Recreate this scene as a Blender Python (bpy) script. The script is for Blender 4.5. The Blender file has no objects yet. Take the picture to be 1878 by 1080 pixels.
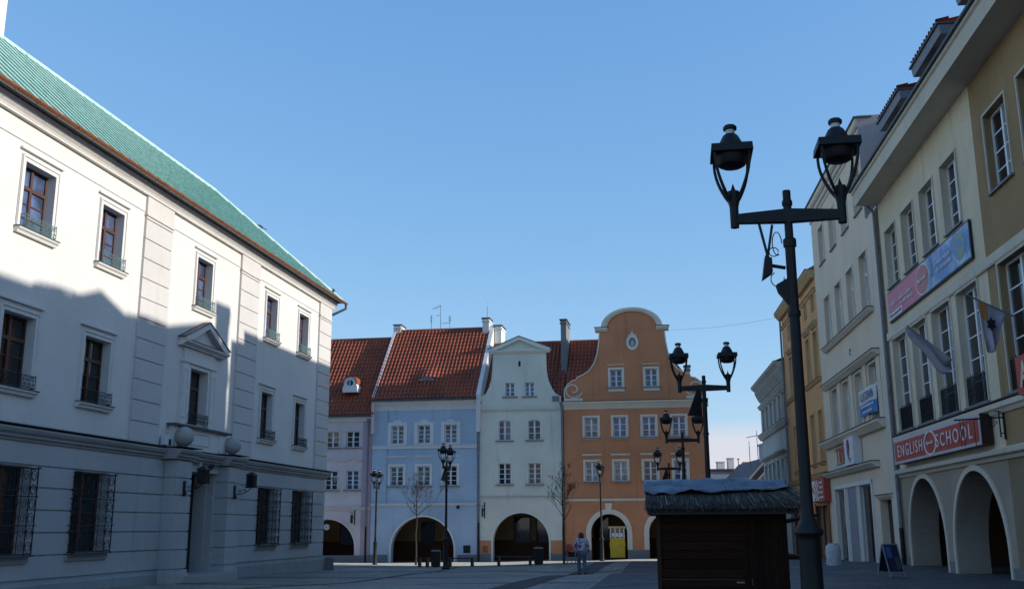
import bpy, bmesh, math, random
from mathutils import Vector, Matrix, Euler, noise
from mathutils.geometry import delaunay_2d_cdt
random.seed(7)
R = math.radians
S = bpy.context.scene
COL = S.collection

# ------------------------------------------------------------------ ground height
GP = [(-9,50,0),(-10.5,40,.1),(-11.7,35.5,.22),(-12.8,31,.27),(-14,24,.4),(2.8,43.6,.03),(-3.2,49,.06),(-8,61.8,-.06),(-4,55.5,-.04),
      (-2,60.8,.0),(3,60,.08),(9,58.5,.2),(12,57,.28),(14,45,.55),(12.8,33.6,.74),(11.8,25,.74),(10,15,.74),(3.8,19.5,.64),
      (3,10.6,.63),(0,0,.55),(-8,12,.5),(15.5,56,.42),(18,70,.4),(7.85,52,.25),(6.1,37,.36),(4.5,24,.56),(0,30,.28),(-5,38,.1),
      (24,100,.4),(-30,100,.1),(60,40,.6),(-60,30,.4),(14.3,50,.5),(8,44,.3),(13.4,39,.66),(0,-40,.6)]
def ground(x, y):
    a = b = 0.0
    for px, py, pz in GP:
        d = (x-px)**2+(y-py)**2
        w = 1.0/(d+2.0)**1.6
        a += w*pz; b += w
    return a/b

# ------------------------------------------------------------------ materials
MATS = {}
def nodes_of(name):
    m = bpy.data.materials.new(name); m.use_nodes = True
    nt = m.node_tree; bs = nt.nodes['Principled BSDF']
    return m, nt, bs
def N(nt, t, **kw):
    n = nt.nodes.new(t)
    for k, v in kw.items():
        if k in n.inputs: n.inputs[k].default_value = v
        else: setattr(n, k, v)
    return n
def ramp(nt, src, p0, p1, c0=(0,0,0,1), c1=(1,1,1,1)):
    r = nt.nodes.new('ShaderNodeValToRGB')
    r.color_ramp.elements[0].position = p0; r.color_ramp.elements[1].position = p1
    r.color_ramp.elements[0].color = c0; r.color_ramp.elements[1].color = c1
    nt.links.new(src, r.inputs[0]); return r.outputs[0]
def mixc(nt, fac, a, b, blend='MIX'):
    m = nt.nodes.new('ShaderNodeMix'); m.data_type = 'RGBA'; m.blend_type = blend
    for s, i in ((fac, 0), (a, 6), (b, 7)):
        if isinstance(s, (int, float)): m.inputs[i].default_value = s
        elif isinstance(s, tuple): m.inputs[i].default_value = (*s[:3], 1)
        else: nt.links.new(s, m.inputs[i])
    return m.outputs[2]
def pos(nt, scale=(1,1,1)):
    g = nt.nodes.new('ShaderNodeNewGeometry')
    mp = nt.nodes.new('ShaderNodeMapping'); mp.inputs['Scale'].default_value = scale
    nt.links.new(g.outputs['Position'], mp.inputs[0]); return mp.outputs[0]
def noisef(nt, vec, scale, detail=4, rough=.55):
    n = N(nt, 'ShaderNodeTexNoise', Scale=scale, Detail=detail, Roughness=rough)
    nt.links.new(vec, n.inputs['Vector']); return n.outputs['Fac']
def bump(nt, bs, src, strength, dist=.02):
    b = N(nt, 'ShaderNodeBump', Strength=strength, Distance=dist)
    nt.links.new(src, b.inputs['Height']); nt.links.new(b.outputs[0], bs.inputs['Normal'])

def plaster(name, c, var=.12, stain=.25, rough=.9, grain=.25, stainc=None):
    """painted render: blotches, long faint rain streaks and a fine grain"""
    if name in MATS: return MATS[name]
    m, nt, bs = nodes_of(name)
    p = pos(nt)
    big = ramp(nt, noisef(nt, p, .55, 5), .3, .7)
    col = mixc(nt, big, tuple(x*(1-var) for x in c), tuple(min(x*(1+var*.55), .92) for x in c))
    st = ramp(nt, noisef(nt, pos(nt, (2.6, 2.6, .22)), 1.0, 5, .6), .56, .82)
    sc = stainc or tuple(x*.45 for x in c)
    sm = nt.nodes.new('ShaderNodeMath'); sm.operation = 'MULTIPLY'; sm.inputs[1].default_value = stain
    nt.links.new(st, sm.inputs[0])
    col = mixc(nt, sm.outputs[0], col, sc)
    fine = noisef(nt, p, 9, 6, .7)
    f2 = ramp(nt, fine, .35, .75, (.93,.93,.93,1), (1.03,1.03,1.03,1))
    col = mixc(nt, 1.0, col, f2, 'MULTIPLY')
    nt.links.new(col, bs.inputs['Base Color'])
    bs.inputs['Roughness'].default_value = rough
    bs.inputs['Specular IOR Level'].default_value = .2
    bump(nt, bs, noisef(nt, p, 45, 4, .7), grain, .012)
    MATS[name] = m; return m
def simple(name, c, rough=.6, metal=0., var=.12, scale=6., spec=.4, bumpk=0.):
    if name in MATS: return MATS[name]
    m, nt, bs = nodes_of(name)
    p = pos(nt)
    f = ramp(nt, noisef(nt, p, scale, 5), .3, .72)
    col = mixc(nt, f, tuple(x*(1-var) for x in c), tuple(min(1, x*(1+var)) for x in c))
    nt.links.new(col, bs.inputs['Base Color'])
    bs.inputs['Roughness'].default_value = rough; bs.inputs['Metallic'].default_value = metal
    bs.inputs['Specular IOR Level'].default_value = spec
    if bumpk: bump(nt, bs, noisef(nt, p, scale*5, 4), bumpk, .01)
    MATS[name] = m; return m
def glass(name, c, rough=.04, curtain=None):
    """window pane backed by a dim room or a net curtain"""
    if name in MATS: return MATS[name]
    m, nt, bs = nodes_of(name)
    p = pos(nt)
    if curtain:
        f = ramp(nt, noisef(nt, pos(nt, (9, 9, .5)), 1.5, 4), .35, .65)
        g = ramp(nt, noisef(nt, pos(nt, (1.1, 1.1, 1.5)), 1.3, 3), .35, .62)
        col = mixc(nt, f, tuple(x*.72 for x in curtain), curtain)
        col = mixc(nt, g, c, col)
    else:
        f = ramp(nt, noisef(nt, p, 1.7, 4), .38, .7)
        col = mixc(nt, f, tuple(x*.5 for x in c), tuple(x*1.6 for x in c))
    nt.links.new(col, bs.inputs['Base Color'])
    bs.inputs['Roughness'].default_value = rough
    bs.inputs['Specular IOR Level'].default_value = .6
    bump(nt, bs, noisef(nt, p, 2.2, 2), .05, .01)
    MATS[name] = m; return m
def tiles(name, c):
    if name in MATS: return MATS[name]
    m, nt, bs = nodes_of(name)
    p = pos(nt)
    f = ramp(nt, noisef(nt, p, 5.5, 3, .8), .3, .7)
    col = mixc(nt, f, tuple(x*.62 for x in c), tuple(x*1.25 for x in c))
    g = ramp(nt, noisef(nt, p, .7, 5, .6), .42, .75)
    col = mixc(nt, g, col, tuple(x*.5+.01 for x in c))
    nt.links.new(col, bs.inputs['Base Color'])
    bs.inputs['Roughness'].default_value = .62; bs.inputs['Specular IOR Level'].default_value = .45
    bump(nt, bs, noisef(nt, p, 40, 4), .25, .01)
    MATS[name] = m; return m
def planks(name, c, axis=2, pitch=.14, rough=.75):
    if name in MATS: return MATS[name]
    m, nt, bs = nodes_of(name)
    tc = nt.nodes.new('ShaderNodeTexCoord')
    sep = nt.nodes.new('ShaderNodeSeparateXYZ'); nt.links.new(tc.outputs['Object'], sep.inputs[0])
    d = nt.nodes.new('ShaderNodeMath'); d.operation = 'DIVIDE'; d.inputs[1].default_value = pitch
    nt.links.new(sep.outputs[axis], d.inputs[0])
    fl = nt.nodes.new('ShaderNodeMath'); fl.operation = 'FLOOR'; nt.links.new(d.outputs[0], fl.inputs[0])
    fr = nt.nodes.new('ShaderNodeMath'); fr.operation = 'FRACT'; nt.links.new(d.outputs[0], fr.inputs[0])
    wn = nt.nodes.new('ShaderNodeTexWhiteNoise'); wn.noise_dimensions = '1D'; nt.links.new(fl.outputs[0], wn.inputs['W'])
    sc = [10, 10, 10]
    for i in range(3):
        if i != axis: sc[i] = 1.2
    mp = nt.nodes.new('ShaderNodeMapping'); mp.inputs['Scale'].default_value = sc; nt.links.new(tc.outputs['Object'], mp.inputs[0])
    gr = ramp(nt, noisef(nt, mp.outputs[0], 4, 6, .7), .3, .75)
    col = mixc(nt, wn.outputs['Value'], tuple(x*.65 for x in c), tuple(x*1.3 for x in c))
    col = mixc(nt, gr, tuple(x*.45 for x in c), col)
    gap = ramp(nt, fr.outputs[0], .03, .07)
    col = mixc(nt, gap, (.004,.003,.003), col)
    nt.links.new(col, bs.inputs['Base Color'])
    bs.inputs['Roughness'].default_value = rough; bs.inputs['Specular IOR Level'].default_value = .15
    bump(nt, bs, gap, .6, .02)
    MATS[name] = m; return m

M_HALL = plaster('render_offwhite', (.69,.675,.65), .06, .22)
M_HALL2 = plaster('render_offwhite_pilaster', (.60,.578,.562), .06, .2)
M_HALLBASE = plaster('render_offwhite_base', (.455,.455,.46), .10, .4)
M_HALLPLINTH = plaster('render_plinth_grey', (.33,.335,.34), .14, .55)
M_TRIM = plaster('trim_offwhite', (.69,.675,.65), .07, .25)
M_LEDGE = simple('dark_sheet_ledge', (.07,.075,.08), .6)
M_SOFFIT = simple('dark_soffit', (.075,.08,.085), .8, var=.2)
M_COPPERG = simple('brown_copper_gutter', (.26,.10,.045), .5, .3, .3, 4)
M_IRON = simple('green_black_iron', (.016,.02,.022), .55, .3)
M_IRONG = simple('verdigris_iron', (.10,.20,.19), .6, .2)
M_BLACK = simple('black_lamp_paint', (.011,.0115,.013), .5, .0, .25, 9, .3)
M_BROWNW = simple('brown_window_wood', (.095,.042,.03), .45)
M_WHITEW = simple('white_window_paint', (.78,.79,.80), .4, var=.05)
M_GLASS = glass('window_glass_dark', (.012,.014,.018))
M_GLASSB = glass('window_glass_blue', (.07,.10,.19))
M_GLASSC = glass('window_glass_net', (.03,.033,.035), curtain=(.34,.345,.33))
M_GLASSW = glass('window_glass_warm', (.05,.035,.02), curtain=(.62,.48,.24))
M_DOORW = simple('dark_door_wood', (.022,.014,.011), .5)
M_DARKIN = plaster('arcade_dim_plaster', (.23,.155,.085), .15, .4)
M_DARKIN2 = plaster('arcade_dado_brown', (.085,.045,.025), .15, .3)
M_ZINC = simple('zinc_pipe', (.19,.205,.22), .6, .0, .2, 5, .3)
M_ROOFT = tiles('red_clay_pantiles', (.34,.082,.036))
M_PLINTH = plaster('street_plinth_grey', (.20,.21,.22), .15, .5)
M_PINK = plaster('lilac_render', (.70,.61,.61), 0.11, .5)
M_PINK2 = plaster('mauve_quoin_render', (.48,.36,.42), .06, .2)
M_BLUE = plaster('sky_blue_render', (.45,.555,.67), 0.15, .5)
M_BLUETR = plaster('pale_blue_trim', (.74,.73,.72), .06, .2)
M_GREEN = plaster('pale_mint_render', (.735,.74,.635), 0.12, .5)
M_GREENTR = plaster('pale_mint_trim', (.78,.79,.72), .06, .2)
M_ORANGE = plaster('terracotta_orange_render', (.60,.265,.135), 0.15, .5)
M_ORTR = plaster('cream_trim', (.74,.69,.57), .07, .25)
M_SCHOOL = plaster('grey_cream_render', (.70,.60,.44), .12, .5)
M_OLIVE = plaster('olive_render', (.345,.235,.12), .16, .5)
M_SCHTR = plaster('grey_cream_trim', (.64,.58,.48), .1, .4)
M_CREAM = plaster('beige_render', (.73,.61,.47), .07, .26)
M_CREAMTR = plaster('beige_trim', (.68,.61,.51), .07, .25)
M_PARTY = plaster('mauve_grey_party_wall', (.46,.41,.41), .14, .45)
M_OCHRE = plaster('ochre_render', (.70,.38,.17), .12, .38)
M_OCHTR = plaster('ochre_trim', (.54,.38,.22), .1, .3)
M_PALE = plaster('pale_stucco', (.54,.54,.48), .12, .35)
M_SHOPPANEL = simple('grey_blue_shop_panel', (.22,.25,.28), .5)
M_WHITESH = simple('white_shop_frame', (.66,.68,.68), .4, var=.06)
M_RED = simple('sign_red', (.42,.035,.025), .35, var=.06)
M_SIGNW = simple('sign_white', (.66,.66,.68), .4, var=.05)
M_PINKB = simple('banner_pink', (.62,.17,.24), .5, var=.06)
M_SKYB = None
M_STONE = simple('granite_grey', (.36,.35,.34), .75, var=.18, scale=30)
M_STONED = simple('granite_dark', (.13,.12,.13), .8, var=.3, scale=14)

def copper_roof():
    m, nt, bs = nodes_of('verdigris_copper_sheet')
    p = pos(nt)
    f = ramp(nt, noisef(nt, p, 1.1, 6, .6), .3, .72)
    col = mixc(nt, f, (.36,.565,.50), (.50,.68,.61))
    g = ramp(nt, noisef(nt, pos(nt, (1,1,.6)), 4, 5, .65), .55, .8)
    col = mixc(nt, g, col, (.10,.27,.22))
    nt.links.new(col, bs.inputs['Base Color']); bs.inputs['Roughness'].default_value = .6
    bump(nt, bs, noisef(nt, p, 3, 3), .25, .03)
    return m
M_COPPER = copper_roof()

# ------------------------------------------------------------------ mesh builder
class MB:
    def __init__(s): s.bm = bmesh.new(); s.smooth = False
    def box(s, x0, x1, y0, y1, z0, z1):
        v = [s.bm.verts.new(c) for c in ((x0,y0,z0),(x1,y0,z0),(x1,y1,z0),(x0,y1,z0),(x0,y0,z1),(x1,y0,z1),(x1,y1,z1),(x0,y1,z1))]
        for f in ((0,3,2,1),(4,5,6,7),(0,1,5,4),(1,2,6,5),(2,3,7,6),(3,0,4,7)): s.bm.faces.new([v[i] for i in f])
        return s
    def poly(s, pts):
        s.bm.faces.new([s.bm.verts.new(p) for p in pts]); return s
    def hull(s, a, b):
        """join two equal rings of points into a closed solid"""
        va = [s.bm.verts.new(p) for p in a]; vb = [s.bm.verts.new(p) for p in b]; n = len(a)
        for i in range(n): s.bm.faces.new((va[i], va[(i+1)%n], vb[(i+1)%n], vb[i]))
        s.bm.faces.new(va[::-1]); s.bm.faces.new(vb); return s
    def prism_x(s, prof, x0, x1):
        """profile of (y,z) pulled along x"""
        return s.hull([(x0,y,z) for y,z in prof], [(x1,y,z) for y,z in prof])
    def prism_y(s, prof, y0, y1):
        """outline of (x,z) pulled along y"""
        return s.hull([(x,y0,z) for x,z in prof], [(x,y1,z) for x,z in prof])
    def tube(s, pts, r, seg=8, cap=True):
        s.smooth = True
        pts = [Vector(p) for p in pts]; n = len(pts)
        rs = r if isinstance(r, (list, tuple)) else [r]*n
        rings = []; up = None
        for i, p in enumerate(pts):
            t = ((pts[min(i+1,n-1)]-p).normalized()+(p-pts[max(i-1,0)]).normalized())
            t = t.normalized() if t.length > 1e-6 else Vector((0,0,1))
            if up is None or abs(up.dot(t)) > .98: up = Vector((0,0,1)) if abs(t.z) < .9 else Vector((1,0,0))
            a = t.cross(up).normalized(); b = a.cross(t).normalized(); up = b
            rings.append([s.bm.verts.new(p+(a*math.cos(2*math.pi*k/seg)+b*math.sin(2*math.pi*k/seg))*rs[i]) for k in range(seg)])
        for i in range(n-1):
            for k in range(seg):
                s.bm.faces.new((rings[i][k], rings[i][(k+1)%seg], rings[i+1][(k+1)%seg], rings[i+1][k]))
        if cap:
            s.bm.faces.new(rings[0][::-1]); s.bm.faces.new(rings[-1])
        return s
    def lathe(s, prof, c=(0,0,0), seg=20, sx=1, sy=1, ph=0):
        s.smooth = True
        rings = []
        for r, z in prof:
            if r < 1e-5: rings.append([s.bm.verts.new((c[0],c[1],c[2]+z))])
            else: rings.append([s.bm.verts.new((c[0]+sx*r*math.cos(ph+2*math.pi*k/seg), c[1]+sy*r*math.sin(ph+2*math.pi*k/seg), c[2]+z)) for k in range(seg)])
        for a, b in zip(rings, rings[1:]):
            for k in range(seg):
                q = [a[k%len(a)], a[(k+1)%len(a)], b[(k+1)%len(b)], b[k%len(b)]]
                u = []
                for v in q:
                    if v not in u: u.append(v)
                if len(u) > 2: s.bm.faces.new(u)
        for ring in (rings[0], rings[-1]):
            if len(ring) > 2: s.bm.faces.new(ring)
        return s
    def bar(s, a, b, w, d=None):
        """square bar between two points"""
        a = Vector(a); b = Vector(b); t = (b-a).normalized(); d = d or w
        up = Vector((0,0,1)) if abs(t.z) < .95 else Vector((0,1,0))
        x = t.cross(up).normalized(); y = x.cross(t).normalized()
        q = [x*w/2+y*d/2, -x*w/2+y*d/2, -x*w/2-y*d/2, x*w/2-y*d/2]
        return s.hull([a+v for v in q], [b+v for v in q])
    def done(s, mat, name='mesh', off=(0,0,0)):
        bmesh.ops.recalc_face_normals(s.bm, faces=s.bm.faces)
        if any(off): bmesh.ops.translate(s.bm, verts=s.bm.verts, vec=Vector(off))
        me = bpy.data.meshes.new(name); s.bm.to_mesh(me); s.bm.free()
        for m in (mat if isinstance(mat, (list, tuple)) else [mat]): me.materials.append(m)
        if s.smooth:
            for p in me.polygons: p.use_smooth = True
            me.set_sharp_from_angle(angle=R(38))
        return me

def tagit(o, label=None, cat=None, group=None, kind=None):
    if label: o['label'] = label
    if cat: o['category'] = cat
    if group: o['group'] = group
    if kind: o['kind'] = kind
    return o
class Frame:
    """a building front: x runs to the right as seen from the square, y into the house, z up"""
    def __init__(s, x, y, ang): s.o = Vector((x, y, 0)); s.a = ang; s.m = Matrix.Translation(s.o) @ Matrix.Rotation(ang, 4, 'Z')
    def w(s, x, y, z=0): return s.m @ Vector((x, y, z))
WORLD = Frame(0, 0, 0)
class Thing:
    def __init__(s, name, label, cat, frame=WORLD, at=(0,0,0), group=None, rz=0):
        s.off = Vector(at)
        e = bpy.data.objects.new(name, None); COL.objects.link(e); e.empty_display_size = .3
        e.location = frame.w(*at); e.rotation_euler = (0, 0, frame.a+rz)
        tagit(e, label, cat, group); s.e = e
    def part(s, name, mb, mat, label=None, parent=None, kind=None, keep=False):
        """mb in frame coordinates (keep=True: already relative to the thing)"""
        me = mb.done(mat, name, (0,0,0) if keep else -s.off) if isinstance(mb, MB) else mb
        o = bpy.data.objects.new(name, me); COL.objects.link(o); o.parent = parent or s.e
        tagit(o, label, kind=kind); return o
    def put(s, name, me, at, parent=None, rot=None):
        """place shared mesh data at a frame position"""
        o = bpy.data.objects.new(name, me); COL.objects.link(o); o.parent = parent or s.e
        o.location = Vector(at)-s.off if parent is None else Vector(at)
        if rot: o.rotation_euler = rot
        return o
def single(name, mb, mat, label, cat, frame=WORLD, at=(0,0,0), group=None, rz=0, kind=None):
    me = mb.done(mat, name, -Vector(at)) if isinstance(mb, MB) else mb
    o = bpy.data.objects.new(name, me); COL.objects.link(o)
    o.location = frame.w(*at); o.rotation_euler = (0,0,frame.a+rz)
    return tagit(o, label, cat, group, kind)

# ------------------------------------------------------------------ wall with openings
def rect(x0, x1, z0, z1): return [(x0,z0),(x1,z0),(x1,z1),(x0,z1)]
def arch(x0, x1, z0, ztop, n=20, rise=None):
    """opening with a round head (rise given: flat segmental head)"""
    c = (x0+x1)/2; hw = (x1-x0)/2; rz = min(rise or hw, ztop-z0-.01); sp = ztop-rz
    pts = [(x0,z0),(x1,z0)]
    for i in range(n+1):
        a = math.pi*i/n
        pts.append((c+hw*math.cos(a), sp+rz*math.sin(a)))
    return pts
def inside(p, poly):
    x, y = p; r = False; j = len(poly)-1
    for i in range(len(poly)):
        xi, yi = poly[i]; xj, yj = poly[j]
        if (yi > y) != (yj > y) and x < (xj-xi)*(y-yi)/(yj-yi)+xi: r = not r
        j = i
    return r
def clean(poly):
    out = []
    for p in poly:
        if not out or (abs(p[0]-out[-1][0])+abs(p[1]-out[-1][1])) > 1e-4: out.append(p)
    if abs(out[0][0]-out[-1][0])+abs(out[0][1]-out[-1][1]) < 1e-4: out.pop()
    return out
def skin(mb, outline, holes, reveal, y0=0., depth=None):
    """flat wall face with holes, reveals going back; depth closes the wall into a solid body"""
    polys = [clean(outline)]+[clean(h) for h in holes]
    vs = []; es = []
    for P in polys:
        b = len(vs); vs += [Vector(p) for p in P]
        es += [(b+i, b+(i+1)%len(P)) for i in range(len(P))]
    ov, oe, of, *_ = delaunay_2d_cdt(vs, es, [], 0, 1e-5)
    bv = [mb.bm.verts.new((v.x, y0, v.y)) for v in ov]
    for f in of:
        c = sum((ov[i] for i in f), Vector((0,0)))/len(f)
        if inside(c, polys[0]) and not any(inside(c, h) for h in polys[1:]):
            try: mb.bm.faces.new([bv[i] for i in f])
            except ValueError: pass
    rv = reveal if isinstance(reveal, (list,tuple)) else [reveal]*len(holes)
    for P, r in zip(polys[1:], rv):
        a = [mb.bm.verts.new((x, y0, z)) for x, z in P]; b = [mb.bm.verts.new((x, y0+r, z)) for x, z in P]
        for i in range(len(P)): mb.bm.faces.new((a[i], a[(i+1)%len(P)], b[(i+1)%len(P)], b[i]))
    if depth:
        P = polys[0]
        a = [mb.bm.verts.new((x, y0, z)) for x, z in P]; b = [mb.bm.verts.new((x, y0+depth, z)) for x, z in P]
        for i in range(len(P)): mb.bm.faces.new((a[i], a[(i+1)%len(P)], b[(i+1)%len(P)], b[i]))
        mb.bm.faces.new(b)
    return mb
def archring(mb, x0, x1, z0, ztop, w, y0, y1, rise=None, n=24):
    """raised band round an arch, its jambs included"""
    o = arch(x0-w, x1+w, z0, ztop+w, n, (rise+w) if rise else None); i = arch(x0, x1, z0, ztop, n, rise)
    # drop the sill: both lists start with (x0,z0),(x1,z0) then the head from right to left
    oo = o[1:]+[o[0]]; ii = i[1:]+[i[0]]
    for k in range(len(oo)-1):
        q = [oo[k], oo[k+1], ii[k+1], ii[k]]
        if abs(q[0][0]-q[1][0])+abs(q[0][1]-q[1][1]) < 1e-5: continue
        mb.prism_y(clean(q), y0, y1)
    return mb
def frame_ring(mb, x0, x1, z0, z1, w, y0, y1, bottom=True):
    mb.box(x0-w, x0, y0, y1, z0-(w if bottom else 0), z1+w); mb.box(x1, x1+w, y0, y1, z0-(w if bottom else 0), z1+w)
    mb.box(x0, x1, y0, y1, z1, z1+w)
    if bottom: mb.box(x0, x1, y0, y1, z0-w, z0)
    return mb

# ------------------------------------------------------------------ windows (shared mesh data, origin at the sill centre)
WM = {}
def window_meshes(w, h, cols, rows, style, glassm, framem, transom=0., arched=0.):
    key = (round(w,2), round(h,2), cols, rows, style, glassm.name, framem.name, transom, arched)
    if key in WM: return WM[key]
    f = MB(); hw = w/2; fr = .055 if style != 'thin' else .04; y0, y1 = 0., .07
    b = .022
    if arched:
        archring(f, -hw+fr, hw-fr, fr, h-fr, fr, y0, y1, arched); f.box(-hw, hw, y0, y1, 0, fr)
        top = h-arched*.4
    else:
        frame_ring(f, -hw+fr, hw-fr, fr, h-fr, fr, y0, y1); top = h-fr
    if style != 'thin': f.box(-.05, .05, y0-.012, y1-.004, fr, top)      # the two leaves meet here
    for i in range(1, cols):
        x = -hw+w*i/cols
        if style != 'thin' and abs(x) < .06: continue
        f.box(x-b, x+b, y0+.01, y1-.02, fr, top)
    zt = h*transom if transom else None
    if zt: f.box(-hw+fr, hw-fr, y0-.015, y1-.006, zt-.05, zt+.05)
    hi = zt-.05 if zt else h-fr
    for j in range(1, rows):
        z = fr+(hi-fr)*j/rows
        f.box(-hw+fr, hw-fr, y0+.012, y1-.022, z-b*.8, z+b*.8)
    p = MB()
    if arched: p.prism_y(arch(-hw+.02, hw-.02, .02, h-.02, 14, arched), y1-.03, y1)
    else: p.box(-hw+.02, hw-.02, y1-.03, y1, .02, h-.02)
    WM[key] = (f.done(framem, 'window_frame'), p.done(glassm, 'pane')); return WM[key]
def add_window(T, x, z, w, h, y, cols=2, rows=3, style='casement', g=None, fm=None, transom=0., arched=0., name='window'):
    fme, pme = window_meshes(w, h, cols, rows, style, g or M_GLASS, fm or M_WHITEW, transom, arched)
    o = T.put(name, fme, (x, y, z)); T.put('pane', pme, (0,0,0), parent=o)
    return o
def sub(win, name, mb, mat):
    """a piece of a window, coordinates relative to the window's sill centre"""
    o = bpy.data.objects.new(name, mb.done(mat, name) if isinstance(mb, MB) else mb); COL.objects.link(o); o.parent = win; return o

# ------------------------------------------------------------------ pantile roof: real corrugation and courses
def pantiles(mb, x0, x1, y0, z0, run, pitch, per=.235, course=.36, clip=None):
    """slope from (y0,z0) going back and up by run metres along the slope"""
    mb.smooth = True
    cy, cz = math.cos(pitch), math.sin(pitch)
    nx = max(2, round((x1-x0)/per)); K = 6
    prof = [0., .02, .062, .098, .092, .036]
    nr = max(1, round(run/course)); dl = run/nr
    prev = None
    for r in range(nr):
        rows = []
        for e, lift in ((0, .04), (1, .005)):
            row = []
            l = (r+e)*dl
            for i in range(nx*K+1):
                x = x0+(x1-x0)*i/(nx*K)
                hh = prof[i % K]+lift
                row.append(mb.bm.verts.new((x, y0+cy*l-cz*hh, z0+cz*l+cy*hh)))
            rows.append(row)
        def strip(a, b):
            for i in range(len(a)-1):
                if clip and not clip(sum(((v.co) for v in (a[i],a[i+1],b[i],b[i+1])), Vector())/4): continue
                mb.bm.faces.new((a[i], a[i+1], b[i+1], b[i]))
        if prev: strip(prev, rows[0])
        strip(rows[0], rows[1]); prev = rows[1]
    for v in [v for v in mb.bm.verts if not v.link_faces]: mb.bm.verts.remove(v)
    return mb

# ------------------------------------------------------------------ lettering
def text_mesh(s, w, h, depth=.01, bold=0., italic=0., track=1.):
    c = bpy.data.curves.new('txt', 'FONT'); c.body = s; c.extrude = .02; c.resolution_u = 3; c.offset = bold; c.shear = italic; c.space_character = track
    o = bpy.data.objects.new('txt', c); COL.objects.link(o)
    dg = bpy.context.evaluated_depsgraph_get(); dg.update()
    me = bpy.data.meshes.new_from_object(o.evaluated_get(dg))
    bpy.data.objects.remove(o); bpy.data.curves.remove(c)
    xs = [v.co.x for v in me.vertices]; ys = [v.co.y for v in me.vertices]
    ax, bx, ay, by = min(xs), max(xs), min(ys), max(ys)
    for v in me.vertices:
        v.co = Vector(((v.co.x-(ax+bx)/2)/(bx-ax)*w, -depth/2-v.co.z*depth/.04, (v.co.y-(ay+by)/2)/(by-ay)*h))
    return me
def small_print(parent, x, y, z, w, h, mat, seed=1, name='small_print'):
    """print too small to read in the photograph: uneven strokes"""
    rn = random.Random(seed); b = MB(); q = -w/2
    while q < w/2:
        l = h*rn.uniform(.25,.6); b.box(q, min(q+l,w/2), -.006, .006, -h/2*rn.uniform(.6,1), h/2*rn.uniform(.6,1)); q += l+h*rn.choice((.15,.15,.2,.5))
    o = bpy.data.objects.new(name, b.done(mat, name)); COL.objects.link(o); o.parent = parent; o.location = (x,y,z); return o
def lettering(parent, s, x, y, z, w, h, mat, bold=0., italic=0., name='lettering', track=1.):
    me = text_mesh(s, w, h, .012, bold, italic, track); me.materials.append(mat)
    o = bpy.data.objects.new(name, me); COL.objects.link(o); o.parent = parent; o.location = (x, y, z); return o

# ------------------------------------------------------------------ camera, sun, sky
cam = bpy.data.cameras.new('camera'); co = bpy.data.objects.new('camera', cam); COL.objects.link(co); S.camera = co
cam.sensor_width = 36; cam.lens = 36*1875.16/1878; cam.clip_end = 3000; cam.clip_start = .05
cx = Vector((0.999992874, 0.000833009, -0.003682087)); cyd = Vector((-0.003775138, 0.220655, -0.975344614)); cf = Vector((0., 0.975351564, 0.22065658))
co.matrix_world = Matrix(((cx.x, -cyd.x, -cf.x, 0), (cx.y, -cyd.y, -cf.y, 0), (cx.z, -cyd.z, -cf.z, 2.0), (0,0,0,1)))
SUN_AZ, SUN_EL = R(100), R(17)
sd = Vector((math.cos(SUN_EL)*math.sin(SUN_AZ), math.cos(SUN_EL)*math.cos(SUN_AZ), math.sin(SUN_EL)))
sl = bpy.data.lights.new('sun', 'SUN'); so = bpy.data.objects.new('sun', sl); COL.objects.link(so)
sl.energy = 2.6; sl.angle = R(.53); sl.color = (1, .925, .81)
so.rotation_euler = (-sd).to_track_quat('-Z', 'Y').to_euler(); so.location = (60, 0, 60)
W = bpy.data.worlds.new('World'); S.world = W; W.use_nodes = True
nt = W.node_tree; bg = nt.nodes['Background']
sky = nt.nodes.new('ShaderNodeTexSky'); sky.sky_type = 'NISHITA'; sky.sun_disc = False
sky.sun_elevation = SUN_EL; sky.sun_rotation = SUN_AZ; sky.altitude = 100; sky.air_density = 1.0; sky.dust_density = .4; sky.ozone_density = 3.0
# a low bank of thin cloud near the horizon
tc = nt.nodes.new('ShaderNodeTexCoord'); sep = nt.nodes.new('ShaderNodeSeparateXYZ'); nt.links.new(tc.outputs['Generated'], sep.inputs[0])
mp = nt.nodes.new('ShaderNodeMapping'); mp.inputs['Scale'].default_value = (3, 3, 14); nt.links.new(tc.outputs['Generated'], mp.inputs[0])
cn = N(nt, 'ShaderNodeTexNoise', Scale=1.6, Detail=6, Roughness=.55); nt.links.new(mp.outputs[0], cn.inputs['Vector'])
band = ramp(nt, sep.outputs['Z'], .072, .098, (1,1,1,1), (0,0,0,1))
cl = ramp(nt, cn.outputs['Fac'], .2, .5)
mm = nt.nodes.new('ShaderNodeMath'); mm.operation = 'MULTIPLY'; nt.links.new(band, mm.inputs[0]); nt.links.new(cl, mm.inputs[1])
sp = nt.nodes.new('ShaderNodeSeparateColor'); nt.links.new(sky.outputs[0], sp.inputs[0]); cb = nt.nodes.new('ShaderNodeCombineColor')
for i, (pw, k) in enumerate(((.83, .598), (.60, .655), (.37, .823))):    # clear winter air: a gentler fall-off towards the horizon
    a = nt.nodes.new('ShaderNodeMath'); a.operation = 'MULTIPLY'; a.inputs[1].default_value = .28; nt.links.new(sp.outputs[i], a.inputs[0])
    q = nt.nodes.new('ShaderNodeMath'); q.operation = 'POWER'; q.inputs[1].default_value = pw; nt.links.new(a.outputs[0], q.inputs[0])
    c = nt.nodes.new('ShaderNodeMath'); c.operation = 'MULTIPLY'; c.inputs[1].default_value = k/.28; nt.links.new(q.outputs[0], c.inputs[0]); nt.links.new(c.outputs[0], cb.inputs[i])
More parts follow.
